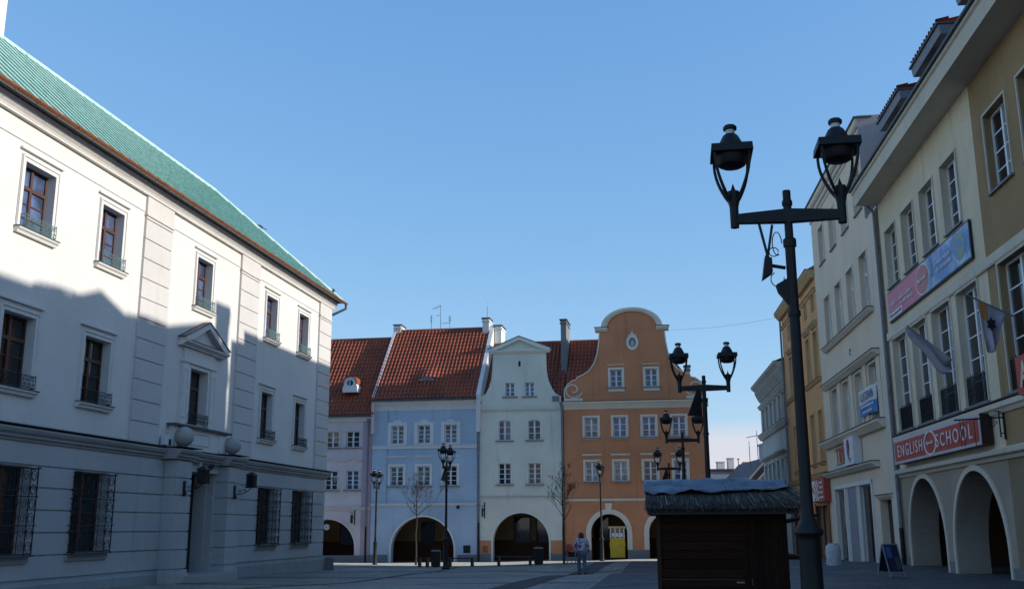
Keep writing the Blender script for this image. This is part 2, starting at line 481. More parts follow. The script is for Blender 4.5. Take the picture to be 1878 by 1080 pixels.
mixed = mixc(nt, mm.outputs[0], cb.outputs[0], (2.75, 2.65, 2.9))
nt.links.new(mixed, bg.inputs['Color']); bg.inputs['Strength'].default_value = .15
S.view_settings.view_transform = 'Standard'; S.view_settings.look = 'None'; S.view_settings.exposure = .9; S.view_settings.gamma = 1
S.cycles.max_bounces = 6; S.cycles.diffuse_bounces = 3; S.cycles.glossy_bounces = 3

# ------------------------------------------------------------------ ground
def ground_mat():
    m, nt, bs = nodes_of('square_paving')
    g = nt.nodes.new('ShaderNodeNewGeometry')
    mp = nt.nodes.new('ShaderNodeMapping'); mp.inputs['Rotation'].default_value = (0, 0, R(9.2)); nt.links.new(g.outputs['Position'], mp.inputs[0])
    br = N(nt, 'ShaderNodeTexBrick', Scale=1.0); br.offset = .5
    br.inputs['Brick Width'].default_value = .8; br.inputs['Row Height'].default_value = .4; br.inputs['Mortar Size'].default_value = .018
    br.inputs['Color1'].default_value = (.205,.195,.165,1); br.inputs['Color2'].default_value = (.30,.285,.245,1); br.inputs['Mortar'].default_value = (.04,.04,.04,1)
    nt.links.new(mp.outputs[0], br.inputs['Vector'])
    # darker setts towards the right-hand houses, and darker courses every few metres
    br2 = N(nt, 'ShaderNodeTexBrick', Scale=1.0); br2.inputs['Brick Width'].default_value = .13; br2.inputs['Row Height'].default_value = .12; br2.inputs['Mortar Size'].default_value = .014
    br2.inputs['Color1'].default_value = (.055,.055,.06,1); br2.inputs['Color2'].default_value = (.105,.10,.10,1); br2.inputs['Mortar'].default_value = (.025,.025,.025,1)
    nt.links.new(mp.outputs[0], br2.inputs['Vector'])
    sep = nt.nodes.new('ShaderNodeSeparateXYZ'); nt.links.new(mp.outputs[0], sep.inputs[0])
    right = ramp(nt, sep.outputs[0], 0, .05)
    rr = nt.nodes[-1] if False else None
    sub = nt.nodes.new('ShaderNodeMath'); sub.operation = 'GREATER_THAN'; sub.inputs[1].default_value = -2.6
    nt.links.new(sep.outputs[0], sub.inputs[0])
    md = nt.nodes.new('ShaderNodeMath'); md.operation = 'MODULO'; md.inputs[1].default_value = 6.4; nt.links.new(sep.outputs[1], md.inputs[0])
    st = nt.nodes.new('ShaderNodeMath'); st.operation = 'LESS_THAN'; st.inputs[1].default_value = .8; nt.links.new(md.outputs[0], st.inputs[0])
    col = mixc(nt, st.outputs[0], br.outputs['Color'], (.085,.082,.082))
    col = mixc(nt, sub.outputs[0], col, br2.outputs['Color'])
    p = pos(nt)
    f = ramp(nt, noisef(nt, p, .35, 6, .6), .3, .7, (.72,.72,.72,1), (1.12,1.12,1.12,1))
    col = mixc(nt, 1., col, f, 'MULTIPLY')
    f = ramp(nt, noisef(nt, p, 2.6, 6, .7), .3, .75, (.85,.85,.85,1), (1.08,1.08,1.08,1))
    col = mixc(nt, 1., col, f, 'MULTIPLY')
    nt.links.new(col, bs.inputs['Base Color'])
    rg = ramp(nt, noisef(nt, p, .9, 5, .6), .3, .7, (.5,.5,.5,1), (.8,.8,.8,1)); nt.links.new(rg, bs.inputs['Roughness'])
    bump(nt, bs, br.outputs['Fac'], .25, .01)
    return m
def axis(a, b, fine0, fine1, step, coarse):
    out = []; x = a
    while x < b:
        out.append(x); x += step if fine0 <= x < fine1 else coarse
    out.append(b); return out
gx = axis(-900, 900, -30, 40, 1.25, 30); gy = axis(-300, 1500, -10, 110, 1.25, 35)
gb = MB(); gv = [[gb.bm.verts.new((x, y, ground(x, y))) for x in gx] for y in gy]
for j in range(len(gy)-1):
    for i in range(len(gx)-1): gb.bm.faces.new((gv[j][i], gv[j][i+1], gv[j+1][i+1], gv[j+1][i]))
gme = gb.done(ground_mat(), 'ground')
for p in gme.polygons: p.use_smooth = True
go = bpy.data.objects.new('ground', gme); COL.objects.link(go); go['kind'] = 'structure'
def strip(name, pts, w, mat, lift):
    """flat ribbon that follows the ground"""
    b = MB(); rows = []
    for k in range(len(pts)-1):
        p = Vector(pts[k]); q = Vector(pts[k+1]); n = max(1, int((q-p).length/.6)); d = (q-p).normalized(); s = Vector((-d.y, d.x))
        for i in range(n+(k == len(pts)-2)):
            c = p+(q-p)*i/n
            rows.append([b.bm.verts.new(((c+s*w*t).x, (c+s*w*t).y, ground((c+s*w*t).x, (c+s*w*t).y)+lift)) for t in (-.5, 0, .5)])
    for a, c in zip(rows, rows[1:]):
        for i in range(2): b.bm.faces.new((a[i], a[i+1], c[i+1], c[i]))
    o = bpy.data.objects.new(name, b.done(mat, name)); COL.objects.link(o); o['kind'] = 'structure'; return o
strip('paving_band', [(5.2, 56), (4.3, 51), (.1, 31.2), (-1.2, 25), (-3, 17)], .95, plaster('dark_sett_band', (.085,.08,.075), .25, .2), .012)
strip('drain_channel', [(-2.6, 52.2), (-3.6, 45), (-5.6, 37), (-9.5, 26)], .22, plaster('drain_stone', (.10,.10,.10), .2, .2), .014)
strip('sunlit_footpath', [(-14.5, 59.75), (-2.0, 57.25), (11.2, 54.4)], 5.0, plaster('footpath_sun_tint', (.80,.70,.54), .08, .15), .02)  # pale warm ribbon puts the strip of sunlight into the paving colour

# ------------------------------------------------------------------ TOWN HALL
FT = Frame(-9.08210625, 50.07050303, R(90-9.2086))
HL = -27.65
T = Thing('town_hall', 'large off-white town hall with green copper roof, rusticated ground floor and pedimented doorway', 'town hall', FT, (-13.8, 0, .2))
tops = [(-24.5,-23.14), (-20.72,-19.5), (-14.42,-13.2), (-8.02,-6.85), (-4.22,-3.05)]
mids = [(-24.75,-23.4), (-21.03,-19.65), (-14.55,-13.18), (-8.1,-6.87), (-4.28,-3.09)]
lows = [(-24.55,-23.0), (-21.0,-19.2), (-8.0,-6.1), (-4.2,-2.25)]
HOLES = [rect(a,b,9.72,11.56) for a,b in tops]+[rect(a,b,5.53,7.47) for a,b in mids]+[rect(a,b,1.3,3.58) for a,b in lows]
HOLES.append(rect(-14.77,-12.02,.0,3.9))
upper = [h for h in HOLES if h[0][1] > 4.3]; lower = [h for h in HOLES if h[0][1] < 4.3]
b = MB(); skin(b, rect(HL,0,4.4,13.0), upper, .32, 0., 11.); T.part('upper_wall', b, M_HALL)
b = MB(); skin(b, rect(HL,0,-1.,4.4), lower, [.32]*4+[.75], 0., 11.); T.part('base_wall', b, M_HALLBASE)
# rusticated courses of the ground floor: shallow grooves between raised bands
b = MB()
zs = [.66, 1.28, 1.87, 2.46, 3.045, 3.61, 4.18]
spans = [(HL,-15.9), (-10.85,0.)]
for (x0, x1) in spans:
    for z0, z1 in zip(zs, zs[1:]):
        cuts = sorted([(a,c) for a,c in lows if x0 < a < x1])
        x = x0
        for a, c in cuts+[(x1,None)]:
            if z0 < 3.55 and z1 > 1.3 or a == x1: xe = a
            else: continue
            if xe-x > .02: b.box(x, xe, -.045, .0, z0+.026, z1-.026)
            x = c
T.part('rustication', b, M_HALLBASE)
b = MB(); pl = [(.0,-.8),(-.09,-.8),(-.09,.52),(-.05,.60),(-.05,.63),(0,.66)]
for x0, x1 in spans: b.prism_x(pl, x0-(0 if x0 < -20 else 0), x1+(.06 if x1 == 0 else 0))
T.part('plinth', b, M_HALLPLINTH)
# string course
SC = [(.0,4.22),(-.05,4.22),(-.06,4.27),(-.13,4.31),(-.13,4.36),(-.2,4.42),(-.24,4.50),(-.24,4.54),(0,4.6)]
b = MB(); b.prism_x(SC, HL-.2, -15.95); b.prism_x(SC, -10.8, .22); T.part('string_course', b, M_HALLPLINTH)
b = MB(); b.box(HL-.2, -15.95, -.25, 0, 4.602, 4.625); b.box(-10.8, .23, -.25, 0, 4.602, 4.625); T.part('ledge_flashing', b, M_LEDGE)
# pilasters with horizontal joints
for x0, x1 in ((HL,-26.05), (-18.25,-16.45), (-10.77,-8.95), (-1.66,0.0)):
    b = MB(); z = 4.63; k = 0
    while z < 11.9:
        z1 = min(z+.655, 11.95); b.box(x0, x1, -.085, 0, z+.02, z1-.02); z = z1
    b.box(x0+.02, x1-.02, -.045, 0, 4.63, 11.95)
    b.box(x0-.03, x1+.03, -.12, 0, 11.95, 12.02); b.box(x0, x1, -.085, 0, 12.02, 12.62)
    T.part('pilaster', b, M_HALL2)
b = MB(); b.prism_x([(0,12.05),(-.035,12.06),(-.035,12.10),(0,12.11)], -26.05, -18.3); b.prism_x([(0,12.05),(-.035,12.06),(-.035,12.10),(0,12.11)], -16.42, -10.8); b.prism_x([(0,12.05),(-.035,12.06),(-.035,12.10),(0,12.11)], -8.92, -1.7)
b.prism_x([(0,12.62),(-.13,12.62),(-.13,12.66),(-.17,12.72),(-.27,12.80),(-.30,12.90),(-.30,12.94),(0,12.96)], HL-.2, .2); T.part('cornice', b, M_TRIM)
b = MB(); b.box(HL-.4, .42, -.46, .0, 12.965, 13.0); T.part('soffit', b, M_SOFFIT)
# copper hipped roof with standing seams
ez, ey, D, pit = 13.06, -.5, 4.3, R(43)
rz = ez+(D-ey)*math.tan(pit); xl, xr = HL-.45, .48
b = MB()
yb = 11.5; rx = xr-(D-ey)*1.05
b.poly([(xl,ey,ez),(xr,ey,ez),(rx,D,rz),(xl,D,rz)])
b.poly([(xr,ey,ez),(xr,yb,ez),(rx,yb-(D-ey),rz),(rx,D,rz)])
b.poly([(xl,D,rz),(rx,D,rz),(rx,yb-(D-ey),rz),(xl,yb-(D-ey),rz)])
b.poly([(xl,yb-(D-ey),rz),(rx,yb-(D-ey),rz),(xr,yb,ez),(xl,yb,ez)])
b.poly([(xl,ey,ez),(xl,yb,ez),(xl,yb-(D-ey),rz),(xl,D,rz)])
nrm = Vector((0,-math.sin(pit),math.cos(pit))); sm_ = MB()
x = xl+.2
while x < xr-.1:
    t = 1. if x <= rx else max(0, (xr-x)/(xr-rx))
    if t > .03:
        y1 = ey+(D-ey)*t; z1 = ez+(rz-ez)*t
        sm_.bar(Vector((x,ey+.02,ez+.02))+nrm*.025, Vector((x,y1,z1))+nrm*.012, .045, .05)
    x += .58
b.bar((xl,D,rz+.03),(rx,D,rz+.03),.12); b.bar((rx,D,rz+.03),(xr,ey,ez+.03),.1)
roofo = T.part('roof', b, M_COPPER); T.part('standing_seams', sm_, simple('copper_seam_shade', (.23,.41,.36),.6,var=.25), parent=roofo)  # shading along the seams is put into a darker copper tone
b = MB(); pr = [(ey-.13+.085*math.cos(a), 12.99+.085*math.sin(a)) for a in [math.pi+math.pi*k/8 for k in range(9)]]
pr2 = [(ey-.13+.07*math.cos(a), 12.995+.07*math.sin(a)) for a in [2*math.pi-math.pi*k/8 for k in range(9)]]
b.prism_x(pr+pr2, xl-.05, xr+.1)
x = xl+.3
while x < xr: b.box(x, x+.022, ey-.212, ey-.06, 12.905, 12.99); x += .9
T.part('gutter', b, M_COPPERG)
b = MB(); b.tube([(xr-.0,ey-.13,12.95),(xr-.0,ey-.13,12.7),(xr-.30,ey+.42,12.36),(xr-.36,ey+.62,12.3),(xr-.36,ey+.62,4.7)], .065, 10); T.part('downpipe', b, M_SOFFIT)
b = MB(); b.box(-23.2,-18.1,6.0,11.0,12.0,34); b.box(-23.3,-18.0,5.9,11.1,23.5,23.9); T.part('tower', b, M_HALL)
# upper windows: moulded surround, sill, brown frame, low wrought grille
def balconette(w, h=.34, d=.2):
    g = MB(); hw = w/2
    for z in (.03, h): g.tube([(-hw,.0,z),(-hw,-d,z),(hw,-d,z),(hw,.0,z)], .013, 5)
    n = max(3, round(w/.2))
    for i in range(n):
        c = -hw+(i+.5)*w/n; r = w/n*.43
        for q in (0, 1):
            zc = .10+q*.16
            g.tube([(c+(r*.75*(1-k/18))*math.cos(k*.75+q*math.pi), -d, zc+(.075*(1-k/18))*math.sin(k*.75+q*math.pi)) for k in range(13)], .008, 4)
        g.tube([(c-w/n/2,-d,.03),(c-w/n/2,-d,h)], .009, 4)
    g.tube([(hw,-d,.03),(hw,-d,h+.05)], .011, 5); g.tube([(-hw,-d,.03),(-hw,-d,h+.05)], .011, 5)
    return g
def hall_window(x0, x1, z0, z1, kind):
    c = (x0+x1)/2; w = x1-x0; h = z1-z0
    o = add_window(T, c, z0, w, h, .24, 2, 3, 'casement', M_GLASSB if kind == 'top' else M_GLASS, M_BROWNW, transom=.68)
    g = MB()
    if kind != 'portal':
        frame_ring(g, -w/2, w/2, .0, h, .17, -.275, -.241, bottom=False); frame_ring(g, -w/2-.11, w/2+.11, .0, h+.11, .05, -.305, -.276, bottom=False)
        g.box(-w/2-.28, w/2+.28, -.33, -.241, h+.28, h+.33)
        sub(o, 'surround', g, M_TRIM)
        g = MB(); g.prism_x([(-.241,-.16),(-.34,-.16),(-.36,-.1),(-.42,-.06),(-.42,-.015),(-.241,-.015)], -w/2-.2, w/2+.2); sub(o, 'sill', g, M_TRIM)
        g = MB(); g.box(-w/2-.22, w/2+.22, -.44, -.241, -.014, .012); sub(o, 'sill_flashing', g, M_LEDGE)
    gm = balconette(w+.02); 
    bmesh.ops.translate(gm.bm, verts=gm.bm.verts, vec=Vector((0,-.22,.02)))
    sub(o, 'balconette_grille', gm, M_IRONG if kind == 'top' else M_IRON)
    return o
for i, (a, c) in enumerate(tops): hall_window(a, c, 9.72, 11.56, 'top')
for i, (a, c) in enumerate(mids): hall_window(a, c, 5.53, 7.47, 'portal' if i == 2 else 'mid')
# basement storey windows behind basket grilles
for a, c in lows:
    cx_ = (a+c)/2; w = c-a
    o = add_window(T, cx_, 1.3, w, 2.28, .26, 2, 4, 'casement', M_GLASS, M_BROWNW)
    g = MB(); hw = w/2+.03; yf = -.5
    for z in (.04, 2.22): g.tube([(-hw,-.27,z),(-hw,yf,z),(hw,yf,z),(hw,-.27,z)], .02, 6)
    for z in (.76, 1.5):
        g.tube([(-hw-.09,-.3,z),(-hw-.09,yf,z)], .014, 5); g.tube([(hw+.09,-.3,z),(hw+.09,yf,z)], .014, 5); g.tube([(-hw-.1,yf,z),(hw+.1,yf,z)], .014, 5)
    for sx in (-1, 1):
        g.tube([(sx*hw,yf,0),(sx*hw,yf,2.26)], .02, 6); g.tube([(sx*hw,-.29,0),(sx*hw,-.29,2.26)], .02, 6)
        for z in (.0, 2.24): g.tube([(sx*(hw-.05),yf,z),(sx*(hw+.1),yf,z)], .022, 5)
        for k in range(6):
            zc = .2+k*.37; g.tube([(sx*hw,-.39+.08*math.cos(t*.6),zc+.14*math.sin(t*.6)) for t in range(11)], .008, 4)
    nc = 5
    for i in range(1, nc): 
        x = -hw+2*hw*i/nc; g.tube([(x,yf,.04),(x,yf,2.22)], .012, 5)
    for i in range(nc):
        x = -hw+2*hw*(i+.5)/nc
        for k in range(6):
            zc = .22+k*.36; rr = hw/nc*.8
            g.tube([(x+rr*(1-t/16)*math.cos(t*.8),yf,zc+.15*(1-t/16)*math.sin(t*.8)) for t in range(12)], .009, 4)
    sub(o, 'basket_grille', g, M_IRON)
    g = MB(); g.prism_x([(-.26,-.2),(-.36,-.2),(-.38,-.1),(-.38,-.03),(-.26,-.03)], -hw-.1, hw+.1); sub(o, 'sill', g, M_HALLPLINTH)
    g = MB(); g.box(-hw-.08, hw+.08, yf-.02, -.26, -.028, .0); sub(o, 'sill_flashing', g, M_LEDGE)
# portal
def pier(x0, x1):
    g = MB(); zz = [.66]+zs[1:]
    for z0, z1 in zip(zz, zz[1:]): g.box(x0, x1, -.5, 0, z0+.024, z1-.024)
    g.box(x0+.04, x1-.04, -.46, 0, .3, 4.2)
    g.box(x0-.06, x1+.06, -.56, 0, -.6, .52); g.box(x0-.03, x1+.03, -.53, 0, .52, .64)
    return g
for x0, x1 in ((-15.87,-14.79), (-11.85,-10.87)):
    T.part('portal_pier', pier(x0, x1), M_HALLBASE)
    b = MB()
    b.prism_x([(y-.5,z) if y < 0 else (0,z) for y,z in SC], x0-.2, x1+.2); T.part('pier_cornice', b, M_HALLPLINTH)
    b = MB(); b.box(x0-.21, x1+.21, -.755, 0, 4.605, 4.63); T.part('ledge_flashing', b, M_LEDGE)
b = MB(); b.prism_x([(y-.2,z) if y < 0 else (0,z) for y,z in SC], -14.58, -12.06); T.part('portal_cornice', b, M_HALLPLINTH)
b = MB(); b.box(-14.79,-11.85,-.12,0,3.9,4.22); b.box(-14.6,-12.1,-.17,-.12,3.9,3.98); b.box(-12.1,-12.03,.25,.75,0,3.85); T.part('door_lintel', b, M_HALLBASE)
b = MB(); b.box(-14.77,-12.02,.72,.8,-.3,3.9)
for k in range(2):
    for j, (z0, z1) in enumerate(((.45,1.3),(1.45,2.5),(2.65,3.0))):
        x0 = -14.6+k*1.3; b.box(x0, x0+1.1, .69, .72, z0, z1)
dr = T.part('door', b, M_DOORW)
g = MB(); g.tube([(-13.3,.69,1.35),(-13.3,.62,1.35),(-13.3,.62,1.55),(-13.3,.69,1.55)], .015, 6); T.part('handle', g, M_IRON, parent=dr)
b = MB(); b.box(-15.0,-11.7,-.9,.72,-.5,.42); T.part('door_step', b, M_STONE)
# parapet block under the portal window, window surround and pediment
b = MB(); b.box(-15.7,-11.55,-.2,0,4.63,5.36)
frame_ring(b, -14.5,-13.0,4.85,5.2,.04,-.23,-.2); b.box(-15.55,-15.0,-.24,-.2,4.66,5.3); b.box(-12.25,-11.7,-.24,-.2,4.66,5.3)
T.part('portal_parapet', b, M_HALL)
b = MB(); b.box(-15.85,-11.4,-.34,0,5.36,5.43); T.part('parapet_slab', b, M_LEDGE)
b = MB()
frame_ring(b, -14.55,-13.18,5.53,7.47,.14,-.1,0,bottom=False)
for x0, x1 in ((-15.12,-14.72),(-13.0,-12.6)):
    b.box(x0,x1,-.12,0,5.44,7.62); frame_ring(b, x0+.09,x1-.09,5.75,7.35,.03,-.145,-.12)
b.box(-15.18,-12.54,-.16,0,7.62,7.74); b.box(-15.06,-12.66,-.08,0,7.74,8.14)
T.part('portal_window_surround', b, M_HALL)
b = MB(); ax, bx2, zb, za = -15.42, -11.95, 8.16, 9.22; mx = (ax+bx2)/2
b.prism_x([(0,zb),(-.16,zb),(-.18,zb+.05),(-.32,zb+.12),(-.34,zb+.18),(0,zb+.2)], ax, bx2)
b.prism_y([(ax+.3,zb+.2),(bx2-.3,zb+.2),(mx,za-.2)], -.08, 0)
for sx in (-1, 1):
    e = ax if sx < 0 else bx2
    b.prism_y([(e,zb+.2),(e-sx*.0,zb+.28),(mx,za),(mx,za-.2),(e-sx*.42,zb+.2)], -.3, 0)
T.part('pediment', b, M_HALL)
b = MB()
for e in (ax, bx2): 
    k_ = -.06 if e == ax else .06
    b.hull([(e+k_,-.33,zb+.275),(e+k_,0,zb+.275),(mx,0,za+.012),(mx,-.33,za+.012)],[(e+k_,-.33,zb+.305),(e+k_,0,zb+.305),(mx,0,za+.045),(mx,-.33,za+.045)])
b.box(ax+.35,bx2-.35,-.335,-.09,zb+.201,zb+.218)
T.part('pediment_flashing', b, M_LEDGE)
# things on the front
for x, sz in ((-15.36,.335), (-11.5,.32)):
    b = MB(); b.lathe([(.16,-.02),(.16,.03),(.1,.05)]+[(sz*math.sin(math.pi*k/18), sz+.03-sz*math.cos(math.pi*k/18)) for k in range(2,19)], (x,-.42,4.63), 28)
    single('stone_ball', b, M_STONE, ('left' if x < -13 else 'right')+' big round stone ball on the doorway pier of the white town hall', 'stone ball', FT, (x,-.42,4.63))
def wall_lantern(x, y, z, boxed, label):
    t = Thing('wall_lantern', label, 'wall lantern', FT, (x,y,z))
    b = MB(); b.box(x-.08,x+.08,y-.03,y,z-.22,z+.22); b.lathe([(.0,-.3),(.05,-.25),(.09,-.2),(.03,-.1)],(x,y-.03,z),8); t.part('backplate', b, M_IRON)
    b = MB(); b.tube([(x,y-.03,z-.1),(x,y-.3,z-.12),(x,y-.55,z+.02),(x,y-.66,z+.12)], .016, 6)
    for s_, zz, rr in ((-.22,-.02,.1),(-.42,.02,.08)): b.tube([(x,y+s_+rr*(1-k/16)*math.cos(k*.7),z+zz+rr*(1-k/16)*math.sin(k*.7)) for k in range(14)], .011, 5)
    t.part('scroll_bracket', b, M_IRON)
    if boxed:
        b = MB(); cy0 = y-.66; z0 = z+.14
        for sx in (-1,1):
            for sy in (-1,1): b.box(x+sx*.14-.012,x+sx*.14+.012,cy0+sy*.14-.012,cy0+sy*.14+.012,z0,z0+.44)
        b.box(x-.17,x+.17,cy0-.17,cy0+.17,z0-.02,z0+.02); b.hull([(x-.19,cy0-.19,z0+.44),(x+.19,cy0-.19,z0+.44),(x+.19,cy0+.19,z0+.44),(x-.19,cy0+.19,z0+.44)],[(x-.05,cy0-.05,z0+.56),(x+.05,cy0-.05,z0+.56),(x+.05,cy0+.05,z0+.56),(x-.05,cy0+.05,z0+.56)])
        hd = t.part('lantern_frame', b, M_IRON); b = MB(); b.box(x-.125,x+.125,cy0-.125,cy0+.125,z0+.02,z0+.43); t.part('lantern_glass', b, M_GLASS, parent=hd)
wall_lantern(-15.3,-.5,3.3,True,'iron scroll lantern on the left doorway pier of the town hall')
wall_lantern(-11.3,-.5,3.3,True,'square iron lantern on a scroll arm at the right doorway pier')
t = Thing('corner_lantern', 'iron arm with round lamp at the far corner of the white town hall', 'wall lantern', FT, (.06,-.05,4.4))
b = MB(); b.box(.0,.06,-.12,.1,4.25,4.65); t.part('backplate', b, M_IRON)
b = MB(); b.tube([(.05,-.03,4.5),(.4,-.12,4.62),(.75,-.2,4.58),(.86,-.22,4.42)], .03, 6); b.tube([(.05,-.03,4.3),(.35,-.1,4.5)], .02, 5); t.part('arm', b, M_IRON)
b = MB(); b.lathe([(.05,.32),(.16,.25),(.17,.2),(.13,.1),(.08,.02),(0,-.02)],(.86,-.22,4.1),14); t.part('globe', b, M_STONE)
t = Thing('security_camera', 'small camera on a bracket above the town hall door', 'camera', FT, (-13.6,-.2,4.0))
b = MB(); b.box(-13.64,-13.56,-.25,-.12,3.95,4.35); t.part('bracket', b, M_TRIM)
b = MB(); b.hull([(-13.3,-.5,4.02),(-13.1,-.5,4.05),(-13.1,-.5,4.2),(-13.3,-.5,4.2)],[(-13.55,-.2,3.75),(-13.45,-.2,3.75),(-13.45,-.2,3.9),(-13.55,-.2,3.9)]); t.part('housing', b, M_BLACK)
t = Thing('floodlight', 'cream box floodlight standing on the ledge left of the town hall door', 'floodlight', FT, (-16.2,-.15,4.62))
b = MB(); b.box(-16.33,-16.07,-.26,-.1,4.66,5.0); t.part('housing', b, M_SIGNW); b = MB(); b.box(-16.1,-15.98,-.28,-.12,4.66,4.86); b.box(-16.25,-16.15,-.22,-.12,4.63,4.67); t.part('lamp_head', b, M_BLACK)
def pigeon(p, a, label):
    b = MB(); b.smooth = True
    b.lathe([(0,-.17),(.03,-.14),(.065,-.05),(.075,.03),(.05,.1),(.035,.13),(.045,.16),(.03,.2),(0,.21)], (0,0,0), 10)
    bmesh.ops.rotate(b.bm, verts=b.bm.verts, cent=(0,0,0), matrix=Matrix.Rotation(R(62),3,'Y'))
    b.hull([(-.12,-.04,-.07),(-.12,.04,-.07),(-.1,.04,-.05),(-.1,-.04,-.05)],[(-.3,-.05,-.13),(-.3,.05,-.13),(-.3,.05,-.12),(-.3,-.05,-.12)])
    b.tube([(.02,-.02,-.06),(.02,-.02,-.14)],.007,4); b.tube([(.02,.02,-.06),(.02,.02,-.14)],.007,4)
    b.tube([(.19,0,.1),(.24,0,.085)],[.012,.003],5)
    single('pigeon', b.done(simple('dark_feathers',(.05,.05,.06),.6), 'pigeon'), None, label, 'pigeon', FT, p, 'pigeons on the copper roof', a)
pigeon((-2.86, 2.68, 16.2), 2.0, 'dark pigeon perched high on the hip of the copper roof')
pigeon((.05,-.1,13.58), .6, 'dark pigeon near the end of the gutter, lower on the copper roof')
g0 = FT.w(.3,-.25); gz = ground(g0.x, g0.y)
b = MB(); b.hull([(-.24,-.22,-.1),(.24,-.22,-.1),(.24,.22,-.1),(-.24,.22,-.1)],[(-.19,-.17,.58),(.19,-.17,.58),(.19,.17,.58),(-.19,.17,.58)])
bmesh.ops.bevel(b.bm, geom=b.bm.edges[:], offset=.03, segments=2, affect='EDGES')
single('corner_stone', b, M_STONED, 'rough dark guard stone at the foot of the town hall corner', 'guard stone', WORLD, (0,0,0)).location = (g0.x, g0.y, gz)
bpy.data.objects['corner_stone'].rotation_euler = (0,0,.3)

# ------------------------------------------------------------------ THE ROW OF GABLED HOUSES
FR = Frame(-8.39758486, 61.8853175, R(-9.5))
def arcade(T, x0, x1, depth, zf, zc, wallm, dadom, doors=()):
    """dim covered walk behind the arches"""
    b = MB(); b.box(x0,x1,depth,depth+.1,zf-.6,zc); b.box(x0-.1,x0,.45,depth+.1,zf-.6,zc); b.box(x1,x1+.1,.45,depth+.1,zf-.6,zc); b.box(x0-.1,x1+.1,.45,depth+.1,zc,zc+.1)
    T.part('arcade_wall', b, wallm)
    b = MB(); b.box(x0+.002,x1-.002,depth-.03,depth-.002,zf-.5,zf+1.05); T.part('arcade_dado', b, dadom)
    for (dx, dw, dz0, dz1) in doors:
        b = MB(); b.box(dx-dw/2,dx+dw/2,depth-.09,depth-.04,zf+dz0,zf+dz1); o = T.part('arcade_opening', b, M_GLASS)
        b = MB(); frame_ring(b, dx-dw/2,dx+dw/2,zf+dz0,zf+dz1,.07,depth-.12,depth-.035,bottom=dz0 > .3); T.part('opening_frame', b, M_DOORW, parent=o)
def quad_window(T, x0, x1, z0, z1, sur, surm, y=.12, rows=4, g=None, sill=True, arched=0., sw=.11, stylem=None, hood=None):
    o = add_window(T, (x0+x1)/2, z0, x1-x0, z1-z0, y, 2, rows, 'casement', g, stylem, arched=arched)
    w = x1-x0; h = z1-z0
    if sur:
        b = MB(); frame_ring(b, -w/2, w/2, 0, h, sw, -y-.035, -y-.001, bottom=False); sub(o, 'surround', b, surm)
    if sill:
        b = MB(); b.box(-w/2-.17, w/2+.17, -y-.11, -y+.1, -.055, 0); sub(o, 'sill', b, M_ZINC)
    if hood:
        b = MB(); b.prism_x([(-y,h+hood),(-y-.04,h+hood),(-y-.11,h+hood+.06),(-y-.12,h+hood+.09),(-y,h+hood+.1)], -w/2-.19, w/2+.19); sub(o, 'hood_mould', b, surm)
    return o
def belt(T, x0, x1, z0, z1, m, proud=.06, name='string_course', top=True):
    b = MB(); b.box(x0, x1, -proud, 0, z0, z1-.02)
    if top: b.box(x0-.01, x1+.01, -proud-.05, 0, z1-.02, z1+.015)
    return T.part(name, b, m)
def downpipe(T, x, z0, z1, zdark, y=-.09, r=.05):
    b = MB(); b.tube([(x,y,z1),(x,y,zdark)], r, 8)
    b.hull([(x-.13,y-.1,z1+.32),(x+.13,y-.1,z1+.32),(x+.13,y+.08,z1+.32),(x-.13,y+.08,z1+.32)],[(x-.06,y-.06,z1-.02),(x+.06,y-.06,z1-.02),(x+.06,y+.06,z1-.02),(x-.06,y+.06,z1-.02)])
    z = zdark+1
    while z < z1-.5: b.box(x-.075,x+.075,y-.07,0.,z,z+.03); z += 1.6
    o = T.part('downpipe', b, M_ZINC)
    b = MB(); b.tube([(x,y,zdark),(x,y,z0)], r*1.15, 8); T.part('pipe_boot', b, M_BLACK, parent=o)
def ridge_caps(mb, x0, x1, y, z, r=.12):
    n = max(1, round((x1-x0)/.4)); d = (x1-x0)/n
    for i in range(n):
        mb.tube([(x0+i*d, y, z), (x0+(i+1)*d+.03, y, z+.012)], [r*1.08, r], 8)
def shell(T, x0, x1, z1, holes, reveal, mat, depth=9.0, outline=None):
    b = MB(); skin(b, outline or rect(x0, x1, -1., z1), holes, reveal)
    # side and back walls
    ze = z1
    b.box(x0+.001, x0+.25, .5, depth, -1, ze-.1); b.box(x1-.25, x1-.001, .5, depth, -1, ze-.1); b.box(x0+.25, x1-.25, depth-.3, depth, -1, ze-.1)
    b.poly([(x0,0,-1),(x0,0,ze-.1),(x0,.5,ze-.1),(x0,.5,-1)]); b.poly([(x1,0,-1),(x1,0,ze-.1),(x1,.5,ze-.1),(x1,.5,-1)])
    return T.part('wall', b, mat)
def gable_wall(mb, x0, x1, ye, ze, yr, zr, yb, lift=.0):
    """triangular party wall under a pitched roof"""
    mb.prism_x([(ye,ze+lift),(yr,zr+lift),(yb,ze+lift),(yb,ze-2),(ye,ze-2)], x0, x1)
def vent(T, x0, x1, z0, z1, m=None, name='vent_grille'):
    b = MB(); b.box(x0,x1,-.02,0,z0,z1); n = 5
    for i in range(1, n): b.box(x0+(x1-x0)*i/n-.012,x0+(x1-x0)*i/n+.012,-.035,-.02,z0,z1); b.box(x0,x1,-.033,-.02,z0+(z1-z0)*i/n-.01,z0+(z1-z0)*i/n+.01)
    T.part(name, b, m or M_IRON)

